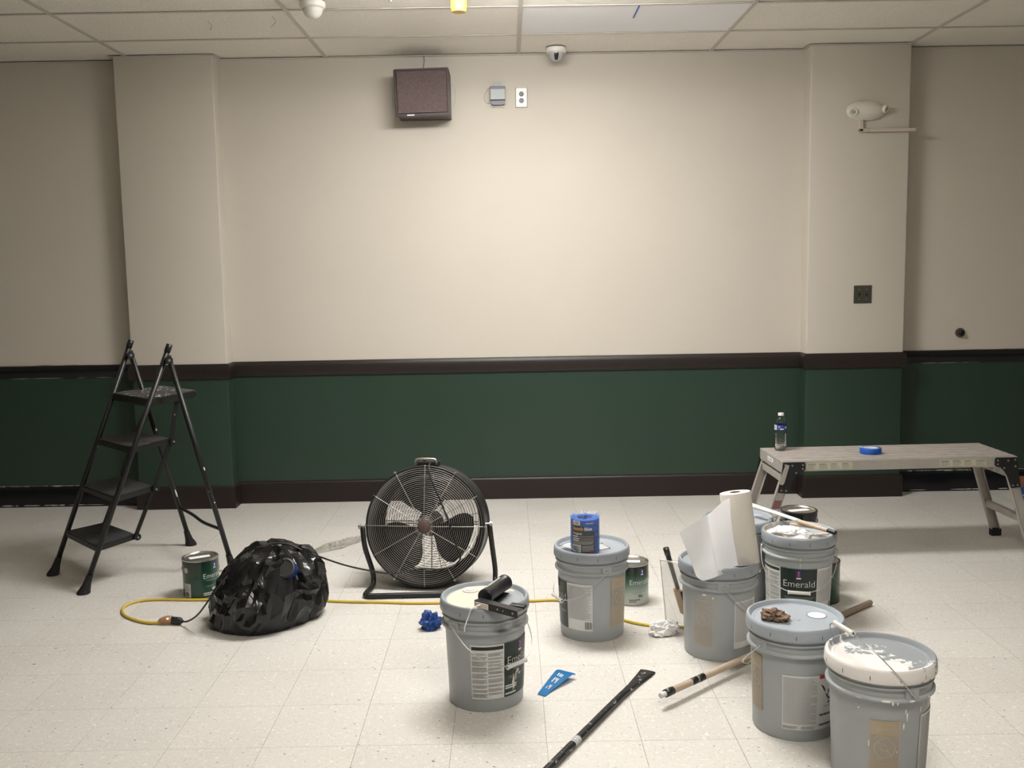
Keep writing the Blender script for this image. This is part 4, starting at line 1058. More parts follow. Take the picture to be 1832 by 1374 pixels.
def step(z, drR, drL, th, topm, rnd_back=True):
    """a plate between the front rails; drR/drL = vectors to its back corners"""
    a = FR+(PR-FR)*(z/1.112); b_ = FL+(PL-FL)*(z/1.117); e = (b_-a).normalized()
    a = a+e*.006; b_ = b_-e*.006
    fr = -Vector((drR[0], drR[1], 0)).normalized()*.018
    c = b_+Vector((*drL, 0)); d = a+Vector((*drR, 0))
    q = [a+fr, b_+fr, c, d]
    def plate(zt, th_, inset):
        bm = B(); cen = sum(q, Vector())/4; pts = [p+(cen-p).normalized()*inset for p in q]
        lo = [bm.verts.new((p.x, p.y, zt-th_)) for p in pts]; hi = [bm.verts.new((p.x, p.y, zt)) for p in pts]
        bm.faces.new(lo); bm.faces.new(list(reversed(hi)))
        for i in range(4): bm.faces.new((lo[i], lo[(i+1) % 4], hi[(i+1) % 4], hi[i]))
        recalc(bm); es = [e_ for e_ in bm.edges if abs(e_.verts[0].co.z-e_.verts[1].co.z) > th_*.5]
        bmesh.ops.bevel(bm, geom=es, offset=.018, segments=4, affect='EDGES', profile=.5)
        bmesh.ops.bevel(bm, geom=[e_ for e_ in bm.edges if abs(e_.verts[0].co.z-zt) < 1e-5 and abs(e_.verts[1].co.z-zt) < 1e-5], offset=.002, segments=2, affect='EDGES')
        recalc(bm)
        return bm
    s_ = obj('step', plate(z, th, 0), 'black_metal', t)
    tr = obj('tread', plate(z+.004, .004, .006), topm, s_)
    bm = B(); n = 26
    for k in range(1, n):
        f_ = k/n; p0 = (q[0].lerp(q[1], f_)); p1 = (q[3].lerp(q[2], f_)); cen = (p0+p1)/2
        p0 = p0.lerp(cen, .12); p1 = p1.lerp(cen, .12); p0.z = p1.z = z+.0045
        bar(bm, p0, p1, .0035, .0014)
    obj('tread_ribs', bm, topm, s_, kind='stuff')
    return q
S = []
for z, dR, dL in ((.222, (.095, .205), (.120, .150)), (.452, (.095, .235), (.115, .190)), (.685, (.095, .255), (.110, .205))):
    S.append(step(z, dR, dL, .026, 'tread'))
    q = S[-1]
    for p in (q[3], q[2]):
        bm = B(); e = (q[2]-q[3]).normalized(); c = p+Vector((.006, .004, -.012)); rod(bm, Vector((c.x, c.y, z-.014))-e*.012, Vector((c.x, c.y, z-.014))+e*.012, .0175, 18); obj('step_knuckle', bm, 'black_metal', t)
        bm = B(); sgn = -1 if p is q[3] else 1; c2 = Vector((c.x, c.y, z-.016))+e*sgn*.0125; rod(bm, c2, c2+e*sgn*.004, .0055, 10); obj('step_bolt', bm, 'bolt', t)
q4 = step(.915, (.125, .330), (.140, .300), .034, 'tread_top')
# folding link bars behind the steps
for i_ in (3, 2):
    up = q4[3].lerp(q4[0], .18) if i_ == 3 else q4[2].lerp(q4[1], .18)
    pts = [Vector((up.x, up.y, .885))] + [Vector((s[i_].x, s[i_].y, z)) for s, z in ((S[2], .672), (S[1], .438), (S[0], .208))]
    if i_ == 3: pts[0] = Vector((-1.700, 4.965, .890))
    bm = B()
    for a, b_ in zip(pts, pts[1:]): bar(bm, a, b_, .007, .020, .001)
    obj('link_bar', bm, 'black_metal', t)
bm = B(); p0 = RL.lerp(PL, .205)+Vector((.01, 0, 0)); p1 = RR.lerp(PR, .205); tube(bm, [p0, p0.lerp(p1, .3)+Vector((.0, 0, .0)), p0.lerp(p1, .6)+Vector((0, 0, -.012)), p1+Vector((0, 0, .0))], .0085, 10, sub=5); obj('rear_brace', bm, 'black_metal', t, 'all')
bm = B(); blob_pts = ((RL, PL, .285, .050), (RR, PR, .49, .020), (RR, PR, .33, .006), (RL, PL, .62, .018))
for F_, P_, f_, L_ in blob_pts:
    d = (P_-F_).normalized(); c = F_.lerp(P_, f_) + Vector((.010, -.0105, .004))+Vector((.018, .006, 0))*f_
    tube(bm, [c-d*L_/2, c, c+d*L_/2], lambda u: .0008+.0035*math.sin(PI*u), 8, sub=4)
obj('paint_chips', bm, 'paint_white', t, kind='stuff')

# ================================================================== drum fan
FANC = Vector((-.4165, 4.555, .3045))
t = thing('drum_fan', 'round black drum fan with a silver wire grill on a tubular floor stand', 'fan', (FANC.x, FANC.y, 0))
hub = Vector((0, 0, FANC.z))
fmx = Matrix.Translation(hub) @ Matrix.Rotation(ANG(-6.5), 4, 'Z') @ Matrix.Rotation(ANG(-9), 4, 'X')
RO = .288
def fput(bm):
    for v in bm.verts: v.co = fmx @ v.co
ROTX = Matrix.Rotation(-PI/2, 4, 'X')   # lathe axis z -> fan axis +y
bm = B()
lathe(bm, [(RO-.010, .000), (RO-.004, -.004), (RO, -.002), (RO+.001, .008), (RO-.004, .016), (RO-.004, .170), (RO+.001, .178), (RO, .186), (RO-.006, .190), (.243, .192), (.236, .188), (.240, .182), (RO-.012, .160), (RO-.010, .020), (RO-.010, 0)], 96, mtx=ROTX)
recalc(bm); fput(bm); obj('drum', bm, 'fan_steel', t, 'all')
def dish(r): return -.022*(1-(r/RO)**2) if True else 0
bm = B(); r_ = .052
while r_ < RO-.004:
    ring_wire(bm, r_, .00115, dish(r_), 72, 4); r_ += .0093
for k in range(12):
    a = PI*k/6; pts = [(rr*math.cos(a), dish(rr)-.0015, rr*math.sin(a)) for rr in (.030, .09, .16, .22, RO+.003)]
    tube(bm, pts, .0017, 6, sub=3)
fput(bm); fg_ = obj('front_grill', bm, 'fan_wire', t, 'all')
bm = B()
for k in range(6):
    a = PI*k/3; c = Vector(((RO+.004)*math.cos(a), .002, (RO+.004)*math.sin(a))); rod(bm, c+Vector((0, -.010, 0)), c+Vector((0, .008, 0)), .005, 8)
fput(bm); obj('grill_clips', bm, 'fan_wire', fg_)
bm = B(); lathe(bm, [(.031, 0), (.031, -.004), (.028, -.0065), (0, -.007)], 32, mtx=ROTX @ Matrix.Translation((0, 0, -.020))); 
recalc(bm); fput(bm); obj('centre_badge', bm, 'fan_cap', t, 'all')
bm = B(); ring_wire(bm, .036, .0022, -.0225, 48, 5); ring_wire(bm, .044, .0016, -.022, 48, 4); fput(bm); obj('badge_ring', bm, 'fan_wire', t, 'all')
bm = B(); r_ = .045
while r_ < .238:
    ring_wire(bm, r_, .0012, .192, 60, 4); r_ += .0125
for k in range(8):
    a = PI*k/4+.2; tube(bm, [(.03*math.cos(a), .1925, .03*math.sin(a)), (.24*math.cos(a), .1925, .24*math.sin(a))], .0015, 5, sub=1)
fput(bm); obj('rear_grill', bm, 'fan_steel', t, 'all')
bm = B(); lathe(bm, [(0, .095), (.045, .095), (.058, .105), (.060, .120), (.060, .180), (.050, .190), (0, .190)], 36, mtx=ROTX); recalc(bm); fput(bm); obj('motor', bm, 'fan_motor', t, True)
bm = B(); lathe(bm, [(0, .040), (.030, .042), (.042, .050), (.046, .065), (.046, .085), (0, .085)], 32, mtx=ROTX); recalc(bm); fput(bm); obj('blade_hub', bm, 'fan_blade', t, True)
for k, a0 in enumerate((96, 216, 336)):       # three broad pitched blades
    bm = B(); G = []
    for i in range(10):
        u = i/9; rr = .038+(.222-.038)*u; half = ANG(20+20*math.sin(PI*min(1, u*1.15)*.75)**1.0 + (4*u))
        if i == 9: half *= .82
        row = []
        for j in range(9):
            v = j/8*2-1; a = ANG(a0)+half*v + .25*(u-.5)*.4; y = .068 + v*.028*(1-.25*u) + .006*math.cos(PI*v/2)
            row.append(bm.verts.new((rr*math.cos(a), y, rr*math.sin(a))))
        G.append(row)
    for A_, C_ in zip(G, G[1:]):
        for j in range(8): bm.faces.new((A_[j], A_[j+1], C_[j+1], C_[j]))
    bmesh.ops.solidify(bm, geom=bm.faces[:], thickness=.002); recalc(bm); fput(bm); obj('blade', bm, 'fan_blade', t, 'all')
for (a, b_) in (((-.236, .178, -.006), (-.055, .178, -.006)), ((-.236, .178, .006), (-.055, .178, .006)), ((.055, .178, -.006), (.236, .178, -.006)), ((.055, .178, .006), (.236, .178, .006)), ((-.010, .178, .055), (-.010, .178, .238)), ((.006, .178, .055), (.006, .178, .238)), ((0, .178, -.055), (0, .178, -.238))):
    bm = B(); rod(bm, a, b_, .003, 8); fput(bm); obj('motor_strut', bm, 'fan_wire', t)
bm = B(); box(bm, (-.075, .150, .130), (-.020, .160, .205), .003); fput(bm); obj('rear_sticker_box', bm, 'sticker', t, label='grey rating plate inside the drum')
bm = B(); box(bm, (-.050, .030, RO-.006), (.050, .140, RO+.020), .006); fput(bm); sb = obj('control_box', bm, 'fan_steel', t)
bm = B(); tube(bm, [(-.046, .03, RO+.004), (-.050, .020, RO+.020), (-.036, .018, RO+.030), (.036, .018, RO+.030), (.050, .020, RO+.020), (.046, .03, RO+.004)], .006, 8, sub=5); fput(bm); obj('carry_handle', bm, 'tin', t, 'all')
bm = B(); lathe(bm, [(.008, 0), (.007, .010), (0, .011)], 14, mtx=Matrix.Translation((-.012, .045, RO+.020))); fput(bm); obj('speed_knob', bm, 'black_plastic', t, True)
# stand: bent tube with two uprights
zx = .014
L = (-.2925, 0, FANC.z); R_ = (.3085, 0, FANC.z)
pts = [Vector((-.300, .020, FANC.z)), Vector((-.292, .022, .20)), Vector((-.262, .028, .085)), Vector((-.256, .018, .030)), Vector((-.262, -.020, zx)), Vector((-.276, -.115, zx)), Vector((-.262, -.140, zx)), Vector((-.235, -.143, zx)), Vector((0, -.139, zx)), Vector((.262, -.135, zx)), Vector((.302, -.130, zx)), Vector((.322, -.105, zx)), Vector((.328, -.02, zx)), Vector((.330, .035, .030)), Vector((.330, .040, .085)), Vector((.318, .030, .20)), Vector((.308, .020, FANC.z))]
bm = B(); tube(bm, pts, .0125, 12, sub=5); obj('stand', bm, 'fan_steel', t, 'all')
for s_ in (-1, 1):
    bm = B(); rod(bm, (s_*(RO+.000), .020, FANC.z), (s_*(RO+.034), .020, FANC.z), .006, 12); rod(bm, (s_*(RO+.020), .020, FANC.z), (s_*(RO+.032), .020, FANC.z), .013, 10); obj('pivot_bolt', bm, 'bolt', t)
# fan flex: from the control box down the grill, round the bottom and away over the bin bag
W_ = lambda x, y, z: fmx @ Vector((x, y, z)) + Vector((FANC.x, FANC.y, 0))
cordp = [W_(.020, .020, RO+.012), W_(.022, -.012, RO-.010), W_(.034, -.034, .23), W_(.078, -.036, .13), W_(.120, -.038, .03), W_(.160, -.036, -.09), W_(.178, -.033, -.140), W_(.150, -.034, -.180), W_(.080, -.036, -.198), W_(-.02, -.040, -.196),
         Vector((-.560, 4.42, .117)), Vector((-.66, 4.36, .152)), Vector((-.76, 4.28, .205)), Vector((-.87, 4.21, .272)), Vector((-.940, 4.20, .305)), Vector((-1.000, 4.205, .328)), Vector((-1.08, 4.19, .330)), Vector((-1.15, 4.13, .300)), Vector((-1.225, 4.03, .225)), Vector((-1.280, 4.00, .155)), Vector((-1.345, 4.03, .075)), Vector((-1.410, 4.085, .026)), Vector((-1.452, 4.113, .018))]
bm = B(); tube(bm, cordp, .0040, 8, sub=6); fc_ = obj('power_cord', bm, 'black_cord', t, 'all', label='black flex passing over the bin bag', loc=(-FANC.x, -FANC.y, 0))
bm = B(); tube(bm, [(-1.440, 4.108, .018), (-1.452, 4.113, .018), (-1.458, 4.116, .018), (-1.492, 4.126, .018)], lambda u: .008+.008*min(1, u*2.0), 12, sub=3); obj('plug', bm, 'black_cord', fc_, 'all')

# ================================================================== extension cord
t = thing('extension_cord', 'yellow extension cord looping past the green can and behind the bag', 'cord', (0, 0, 0))
cp = [(-1.535, 4.124, .012), (-1.590, 4.125, .0075), (-1.665, 4.165, .0065), (-1.735, 4.225, .0065), (-1.775, 4.295, .0065), (-1.785, 4.362, .0065), (-1.745, 4.420, .0065), (-1.66, 4.437, .0065), (-1.52, 4.425, .0065), (-1.394, 4.420, .0065), (-1.10, 4.400, .0065), (-.875, 4.376, .0065), (-.76, 4.358, .0065), (-.60, 4.342, .0065), (-.45, 4.322, .0065), (-.25, 4.322, .0065), (-.05, 4.325, .0065), (.093, 4.325, .0065), (.208, 4.325, .0065), (.34, 4.22, .0065), (.47, 4.060, .0065), (.56, 3.995, .0065), (.65, 3.970, .0065), (.77, 3.965, .0065), (.86, 3.975, .0065), (.94, 4.02, .0065), (.98, 4.12, .0065)]
bm = B(); tube(bm, cp, .0062, 10, sub=6); obj('cable', bm, 'yellow_cord', t, 'all')
bm = B(); cp2 = [(-.72, 4.331, .0065), (-.56, 4.325, .0065), (-.42, 4.306, .0065), (-.28, 4.300, .0065), (-.1, 4.297, .0065), (.06, 4.306, .0065), (.18, 4.313, .0050)]
bm.free()
bm = B(); tube(bm, [(-1.548, 4.1255, .013), (-1.538, 4.1248, .016), (-1.515, 4.124, .020), (-1.492, 4.125, .020)], lambda u: .008+.010*min(1, u*1.6), 14, sub=3); so = obj('socket', bm, 'clear_socket', t, 'all')
bm = B(); lathe(bm, [(0, -.004), (.004, -.003), (.0055, 0), (.004, .003), (0, .004)], 12, mtx=Matrix.Translation((-1.505, 4.110, .030))); obj('neon_lamp', bm, 'amber', so, True)

# ================================================================== black bin bag
def make_bag():
    bm = B(); NU, NV = 240, 120
    C0 = Vector((-1.115, 4.215, 0)); zmax = .322; V = []
    def ridge(p, k): return 1-2*abs(noise.noise(p+Vector((k*7.3, -k*3.1, k*2.7))))
    for j in range(NV+1):
        v = j/NV; row = []
        if v < .08: z, rr = 0.0, (v/.08)*.95
        else:
            w_ = (v-.08)/.92; z = math.sin(w_*PI/2)**1.05; rr = (.95+.07*math.sin(min(1, w_*4)*PI/2))*(1-.20*z)*max(0, 1-w_**3.6)**.62
        for i in range(NU):
            a = 2*PI*i/NU; ca, sa = math.cos(a), math.sin(a)
            q = Vector((ca*1.1, sa*1.1, z*1.4)); wq = Vector((noise.noise(q*1.2), noise.noise(q*1.2+Vector((4, 1, 7))), noise.noise(q*1.2+Vector((8, 5, 3)))))*.55
            R0 = 1.0+.035*math.sin(3*a+.9)+.022*math.sin(5*a+2.2)
            # long slack folds falling from the top, then a few horizontal gathers near the floor
            f1 = ridge(Vector((ca*1.6, sa*1.6, z*.55))+wq, 1); f2 = ridge(Vector((ca*3.2, sa*3.2, z*1.1))+wq*1.3, 2); f3 = ridge(Vector((ca*2.2, sa*2.2, z*5.2))+wq*1.5, 3); f4 = ridge(Vector((ca*6, sa*6, z*1.3))+wq*2.0, 4)
            cr = .070*(f1-.45)+.050*(f2-.4)+.026*(f3-.4)*(1-z*.4)+.034*(f4-.4)
            fade = min(1, z*6+.25)
            rad = rr*R0*(1+cr*fade*1.35)
            p = C0+Vector((.085*z, -.03*z, 0))+Vector((ca*.252*rad, sa*.255*rad, z*zmax))
            tp_ = max(0, z-.55)/.45
            p.z += tp_*(.030*(ridge(Vector((p.x*7, p.y*7, 1)), 5)-.5)+.014*(ridge(Vector((p.x*16, p.y*16, 2)), 6)-.5)) - .030*tp_*max(0, (p.x+1.02))/.15
            dx, dz_ = p.x+.985, p.z-.265
            if sa < .2 and z > .35: p.y += .060*math.exp(-((dx/.075)**2+(dz_/.055)**2))
            p.z = max(p.z, .0015); row.append(bm.verts.new(p))
        V.append(row)
    for j in range(NV):
        for i in range(NU): bm.faces.new((V[j][i], V[j][(i+1) % NU], V[j+1][(i+1) % NU], V[j+1][i]))
    bmesh.ops.remove_doubles(bm, verts=bm.verts[:], dist=1e-6); recalc(bm)
    return bm
bag = tag(obj('bin_bag', make_bag(), 'bag', None, False), 'bulging glossy black bin bag slumped on the floor beside the ladder', 'bin bag')
# thin film creases into flat facets between sharp ridges: simplify the slack surface
md = bag.modifiers.new('facets', 'DECIMATE'); md.ratio = .030
dg = bpy.context.evaluated_depsgraph_get(); dg.update()
me2 = bpy.data.meshes.new_from_object(bag.evaluated_get(dg)); bag.modifiers.clear(); old = bag.data; bag.data = me2; bpy.data.meshes.remove(old)
for p in me2.polygons: p.use_smooth = True
me2.set_sharp_from_angle(angle=ANG(16))
t = thing('paint_cup', 'dark round lid edged in blue, peeping from the black bin bag', 'lid', (0, 0, 0))
lm = frame_mtx((-.968, 4.055, .262), (-.975, 3.995, .298))
bm = B(); lathe(bm, [(0, 0), (.040, 0), (.043, .004), (.043, .014), (.036, .018), (.033, .015), (0, .015)], 32, mtx=lm); recalc(bm); obj('cap', bm, 'dark_plastic', t, True)
bm = B(); lathe(bm, [(.0, -.045), (.041, -.045), (.044, -.002), (.044, .002), (0, .002)], 32, mtx=lm); recalc(bm); obj('blue_cup', bm, 'blue_plastic', t, True)

# ================================================================== things lying on the floor
s_ = crumple('rubber_glove', (.042, .030, .046), 3, 'nitrile', None, 4, .62, 2.2, loc=(-.352, 4.010, .0), rotz=.2); tag(s_, 'crumpled blue rubber glove on the floor left of the cream-lidded pail', 'glove')
s_ = crumple('paper_tissue', (.066, .040, .036), 6, 'cloth', None, 4, .42, 2.1, loc=(.618, 3.905, .0), rotz=.15); tag(s_, 'crumpled white tissue on the yellow cord, left of the towel pail', 'tissue')
# clear film scrap
bm = B(); rnd = random.Random(6); NU, NV = 40, 9; V = []
a_ = Vector((-1.085, 5.175, 0)); b_ = Vector((-.815, 5.545, 0)); dd = (b_-a_).normalized(); pp = Vector((-dd.y, dd.x, 0))
for i in range(NU+1):
    u = i/NU; w_ = .012+.062*math.sin(PI*min(1, u*1.05))**.8*(1-.35*u); row = []
    for j in range(NV+1):
        v = j/NV*2-1; q = Vector((u*9, v*2.2, 1)); h = .004+.034*max(0, .55-abs(noise.noise(q)*2.0))*(1-v*v*.7)*math.sin(PI*min(1, .05+u*.95))
        p = a_.lerp(b_, u)+pp*(w_*v+.02*noise.noise(q*.6)); p.z = h; row.append(bm.verts.new(p))
    V.append(row)
for i in range(NU):
    for j in range(NV): bm.faces.new((V[i][j], V[i+1][j], V[i+1][j+1], V[i][j+1]))
bmesh.ops.solidify(bm, geom=bm.faces[:], thickness=.0006); recalc(bm)
tag(obj('plastic_film', bm, 'film'), 'crumpled strip of clear plastic film on the floor left of the fan', 'plastic film')
# blue card strip
bm = B(); V = []
e0 = Vector((.092, 3.338, 0)); e1 = Vector((.150, 3.470, 0)); wv = Vector((.050, -.030, 0))
spine = [(Vector((.080, 3.345, .003)), Vector((.106, 3.322, .002))), (Vector((.105, 3.395, .012)), Vector((.140, 3.372, .006))), (Vector((.140, 3.465, .024)), Vector((.186, 3.425, .018))), (Vector((.160, 3.497, .027)), Vector((.208, 3.452, .022))), (Vector((.195, 3.490, .022)), Vector((.212, 3.462, .020))), (Vector((.222, 3.480, .019)), Vector((.226, 3.468, .017)))]
sa = smooth_path([s[0] for s in spine], 5); sb = smooth_path([s[1] for s in spine], 5)
for p, q in zip(sa, sb): V.append([bm.verts.new(p.lerp(q, k/4)) for k in range(5)])
for A_, C_ in zip(V, V[1:]):
    for k in range(4): bm.faces.new((A_[k], A_[k+1], C_[k+1], C_[k]))
bmesh.ops.solidify(bm, geom=bm.faces[:], thickness=.0014); recalc(bm)
t = thing('card_strip', 'bright blue curved card strip with white print, right of the cream-lidded pail', 'card', (0, 0, 0)); obj('strip', bm, 'strip_blue', t, 'all')
bm = B()
for k, (u0, L_) in enumerate(((.50, .55), (.62, .8), (.36, .6))):
    for q in range(6):
        i = int(len(sa)*(.16+.06*q)); 
        if i+1 < len(sa) and random.Random(k*7+q).random() < L_+.2:
            a = sa[i].lerp(sb[i], u0); b_ = sa[i+1].lerp(sb[i+1], u0); up = Vector((0, 0, .0022)); wd = (sb[i]-sa[i])*.035
            bm.faces.new([bm.verts.new(p) for p in (a-wd+up, b_-wd+up, b_+wd+up, a+wd+up)])
obj('strip_print', bm, 'print_white', t)
# flattened black tube running out of the frame
t = thing('black_tube', 'long flattened black tube with a flared end, running out of the frame', 'tube', (0, 0, 0))
a = Vector((.010, 2.640, .0125)); b_ = Vector((.500, 3.520, .0125)); dd = (b_-a).normalized(); pp = Vector((-dd.y, dd.x, 0)); L_ = (b_-a).length
prof = [(0, .0135, .0125), (.55, .0135, .0125), (.74, .0135, .012), (.84, .017, .009), (.93, .025, .006), (1.0, .031, .0045)]
bm = B(); rings = []
for (u, w_, h_) in prof:
    c = a.lerp(b_, u); c.z = h_
    rings.append([bm.verts.new(c+pp*w_*math.copysign(abs(math.cos(2*PI*k/16))**.75, math.cos(2*PI*k/16))+Vector((0, 0, h_*math.sin(2*PI*k/16)))) for k in range(16)])
for A_, C_ in zip(rings, rings[1:]):
    for k in range(16): bm.faces.new((A_[k], A_[(k+1) % 16], C_[(k+1) % 16], C_[k]))
bm.faces.new(list(reversed(rings[0]))); bm.faces.new(rings[-1]); recalc(bm)
M['tube_black'] = splash_mat('scuffed_black_tube', (0.010, 0.010, 0.010), (0.42, 0.42, 0.42), 0.60, 0.64, sc=42, rough=0.35)
obj('body', bm, 'tube_black', t, True)
bm = B()
for k, (u, m_, l_) in enumerate(((.345, 0, .040),)):
    c = a.lerp(b_, u); tube(bm, [c, c+dd*l_], .0139, 16, sub=1)
obj('tube_label', bm, 'paper', t, 'all')
bm = B()
for k in range(5):
    c = a.lerp(b_, .345)+dd*(.005+k*.0072); tube(bm, [c, c+dd*(.0022 if k % 2 else .004)], .0142, 16, sub=1)
obj('label_print', bm, 'print', t)
# raw wooden pole
t = thing('wooden_pole', 'raw wooden extension pole with threaded tip, lying behind the front pails', 'pole', (0, 0, 0))
a = Vector((.498, 3.211, .047)); b_ = Vector((1.587, 4.202, .0140)); dd = (b_-a).normalized()
bm = B(); tube(bm, [a+dd*.055, b_], .0128, 16, sub=1); obj('shaft', bm, 'wood2', t, 'all')
bm = B(); tube(bm, [a+dd*.028, a+dd*.068], .0142, 16, sub=1); obj('ferrule', bm, 'tin_dark', t, 'all')
bm = B(); prof = [(0, 0), (.0085, .001)]
for k in range(5): prof += [(.0100, .003+k*.0055), (.0085, .0058+k*.0055)]
prof += [(.0095, .030), (0, .030)]
lathe(bm, prof, 18, mtx=frame_mtx(a, b_)); recalc(bm); obj('threaded_tip', bm, 'paper', t, True)
for (s0, s1) in ((.172, .205), (.210, .246)):
    bm = B(); tube(bm, [a+dd*s0, a+dd*s1], .0131, 16, sub=1); obj('black_band', bm, 'black_plastic', t, 'all')

# ================================================================== aluminium work bench
BO = Vector((1.377, 4.878, 0)); BA = math.atan2(.034, 1.213); BL, BW, BH = 1.2135, .399, .520
t = thing('work_bench', 'low aluminium work platform with splayed legs against the green wall', 'bench', BO, BA)
nP = 6
for k in range(nP):
    y0 = .006+(BW-.012)*k/nP; y1 = .006+(BW-.012)*(k+1)/nP
    bm = B(); box(bm, (.004, y0+.0070, BH-.022), (BL-.004, y1-.0070, BH), .0015)
    for q in range(3):
        yy = y0+(y1-y0)*(q+.5)/3; yy = (y0+y1)/2+(q-1)*.016; box(bm, (.006, yy-.005, BH-.001), (BL-.006, yy+.005, BH+.0022))
    obj('deck_plank', bm, 'alu_deck', t)
for (y0, y1) in ((0, .006), (BW-.006, BW)):
    bm = B(); box(bm, (0, y0, BH-.052), (BL, y1, BH-.001), .001); obj('side_rail', bm, 'alu', t)
for (x0, x1) in ((0, .006), (BL-.006, BL)):
    bm = B(); box(bm, (x0, .006, BH-.060), (x1, BW-.006, BH-.001), .001); obj('end_rail', bm, 'alu', t)
def chan(a, b_, w_, d_, th, out):
    """C channel from a to b, flange depth along x"""
    a = Vector(a); b_ = Vector(b_); z = (b_-a).normalized(); x = Vector((1, 0, 0)); x = (x-z*x.dot(z)).normalized(); y = z.cross(x)
    m = Matrix((x, y, z)).transposed().to_4x4(); m.translation = a; L = (b_-a).length; bm = B()
    s = out
    box(bm, (-w_/2, min(0, s*th), 0), (w_/2, max(0, s*th), L), 0, 0, m)
    for e in (-1, 1):
        x0, x1 = sorted((e*w_/2, e*(w_/2-th)))
        box(bm, (x0, min(0, s*d_), 0), (x1, max(0, s*d_), L), 0, 0, m)
    recalc(bm); return bm
for (xt, xb) in ((.040, -.108), (BL-.040, BL+.108)):
    for (y, out) in ((.008, -1), (BW-.008, 1)):
        # channel web faces outwards; legs stand on black rubber feet
        o = obj('leg', chan((xb*.985+xt*.015, y, .030), (xt, y, BH-.030), .046, .026, .003, -out if y < .1 else -out), 'alu', t)
        bm = B(); box(bm, (xb-.030, y-(.006 if out < 0 else .028), 0), (xb+.026, y+(.028 if out < 0 else .006), .040), .004); obj('rubber_foot', bm, 'rubber', t)
    for (z, w_) in ((.185, .030), (.425, .022)):
        f_ = (z-.03)/(BH-.06); x = xb+(xt-xb)*f_
        bm = B(); box(bm, (x-w_/2-.004, .010, z-.018), (x+w_/2-.004, BW-.010, z+.018), .003); obj('rung', bm, 'alu', t)
    d = 1 if xt < .5 else -1
    for y, yy in ((-.0045, -1), (BW+.0005, 1)):
        X = lambda v: (v if d > 0 else BL-v)
        poly = [(X(.004), BH-.004), (X(.112), BH-.004), (X(.118), BH-.012), (X(.118), BH-.042), (X(.110), BH-.050), (X(.090), BH-.054), (X(.068), BH-.075), (X(.052), BH-.100), (X(.028), BH-.165), (X(-.022), BH-.160), (X(-.006), BH-.070)]
        bm = B(); prism(bm, poly, .004, Matrix.Translation((0, y, 0))); br = obj('gusset_bracket', bm, 'black_plastic', t)
        bm = B()
        for (bx, bz) in ((.014, .016), (.050, .020), (.104, .018), (.104, .038), (.070, .058), (-.004, .148), (.020, .150), (.012, .050)):
            ya = y+(-.0025 if yy < 0 else .004); rod(bm, (X(bx), ya, BH-bz), (X(bx), ya+.0027, BH-bz), .0048, 10)
        obj('bolts', bm, 'bolt', br)
    bm = B(); m_ = Matrix.Translation((X(.024), -.0075, BH-.020)) @ Matrix.Rotation(ANG(18)*d, 4, 'Y')
    poly = [(-.010, .004), (.010, .004), (.014, -.090), (.008, -.102), (-.006, -.102), (-.013, -.092)]
    if d > 0: prism(bm, poly, .003, m_); obj('lock_lever', bm, 'alu', t)
    else: bm.free()
for (x0, x1) in ((.126, .360), (BL-.400, BL-.160)):
    bm = B(); box(bm, (x0, -.0006, BH-.044), (x1, .0002, BH-.010)); lb = obj('instruction_label', bm, 'label_cream', t)
    bm = B(); rnd = random.Random(int(x0*100)); n = 4
    for k in range(n):
        xa = x0+(x1-x0)*k/n+.005; xb_ = x0+(x1-x0)*(k+1)/n-.005
        for q in range(6):
            z = BH-.0165-q*.0045; box(bm, (xa, -.0009, z-.0012), (xa+(xb_-xa)*rnd.uniform(.6, 1), -.0006, z+.0010), mi=0 if q else 1)
    obj('label_print', bm, ['print', 'print_dark'], lb)
bm = B(); box(bm, (-.0008, .16, BH-.036), (.0, .255, BH-.016)); lb = obj('end_sticker', bm, 'paper_white', t)
bm = B(); box(bm, (-.0011, .232, BH-.032), (-.0008, .248, BH-.020)); box(bm, (-.0011, .175, BH-.030), (-.0008, .222, BH-.022)); obj('label_print', bm, 'print', lb)
bm = B(); sx = lambda z: -.108+(.148)*((z-.03)/(BH-.06))
for k, (z0, z1, mi) in enumerate(((.275, .318, 1), (.255, .268, 0), (.235, .248, 0), (.212, .228, 0), (.19, .205, 0))):
    q = [(sx(z0)-.018, z0), (sx(z0)+.018, z0), (sx(z1)+.018, z1), (sx(z1)-.018, z1)]; prism(bm, q, .0006, Matrix.Translation((0, .0070-.0005+.000, 0)), mi)
obj('leg_label', bm, ['paper', 'leg_red'], t)

# bottle on the bench
bx, by = 1.452, 5.183
t = thing('water_bottle', 'clear plastic water bottle with a white cap and blue label on the bench', 'bottle', (bx, by, BH+.0023))
prof = [(.012, .001), (.024, 0), (.0285, .003), (.0315, .012), (.0322, .022)]
z = .022
for k in range(7): prof += [(.0322, z+.002), (.0283, z+.005), (.0322, z+.009)]; z += .0105
prof += [(.0322, .105), (.0325, .112), (.0322, .114), (.0322, .140), (.0328, .143), (.0310, .150), (.0265, .163), (.0195, .176), (.0135, .184), (.0130, .190), (.0135, .192)]
bm = B(); lathe(bm, [(0, .004)]+prof+[(.0125, .192), (.0120, .184), (.018, .175), (.025, .162), (.0298, .149), (.0310, .14), (.0310, .02), (.022, .005), (0, .005)], 40); recalc(bm); obj('bottle_body', bm, 'pet', t, 'all')
bm = B(); lathe(bm, [(0, .189), (.0150, .189), (.0155, .191), (.0155, .201), (.0145, .203), (0, .203)], 28); recalc(bm); obj('cap', bm, 'cam_white', t, True)
bm = B(); lathe(bm, [(.0330, .113), (.0330, .141)], 40, mi=0)
fw = face_angle(bx, by); R3 = lambda z: .0330
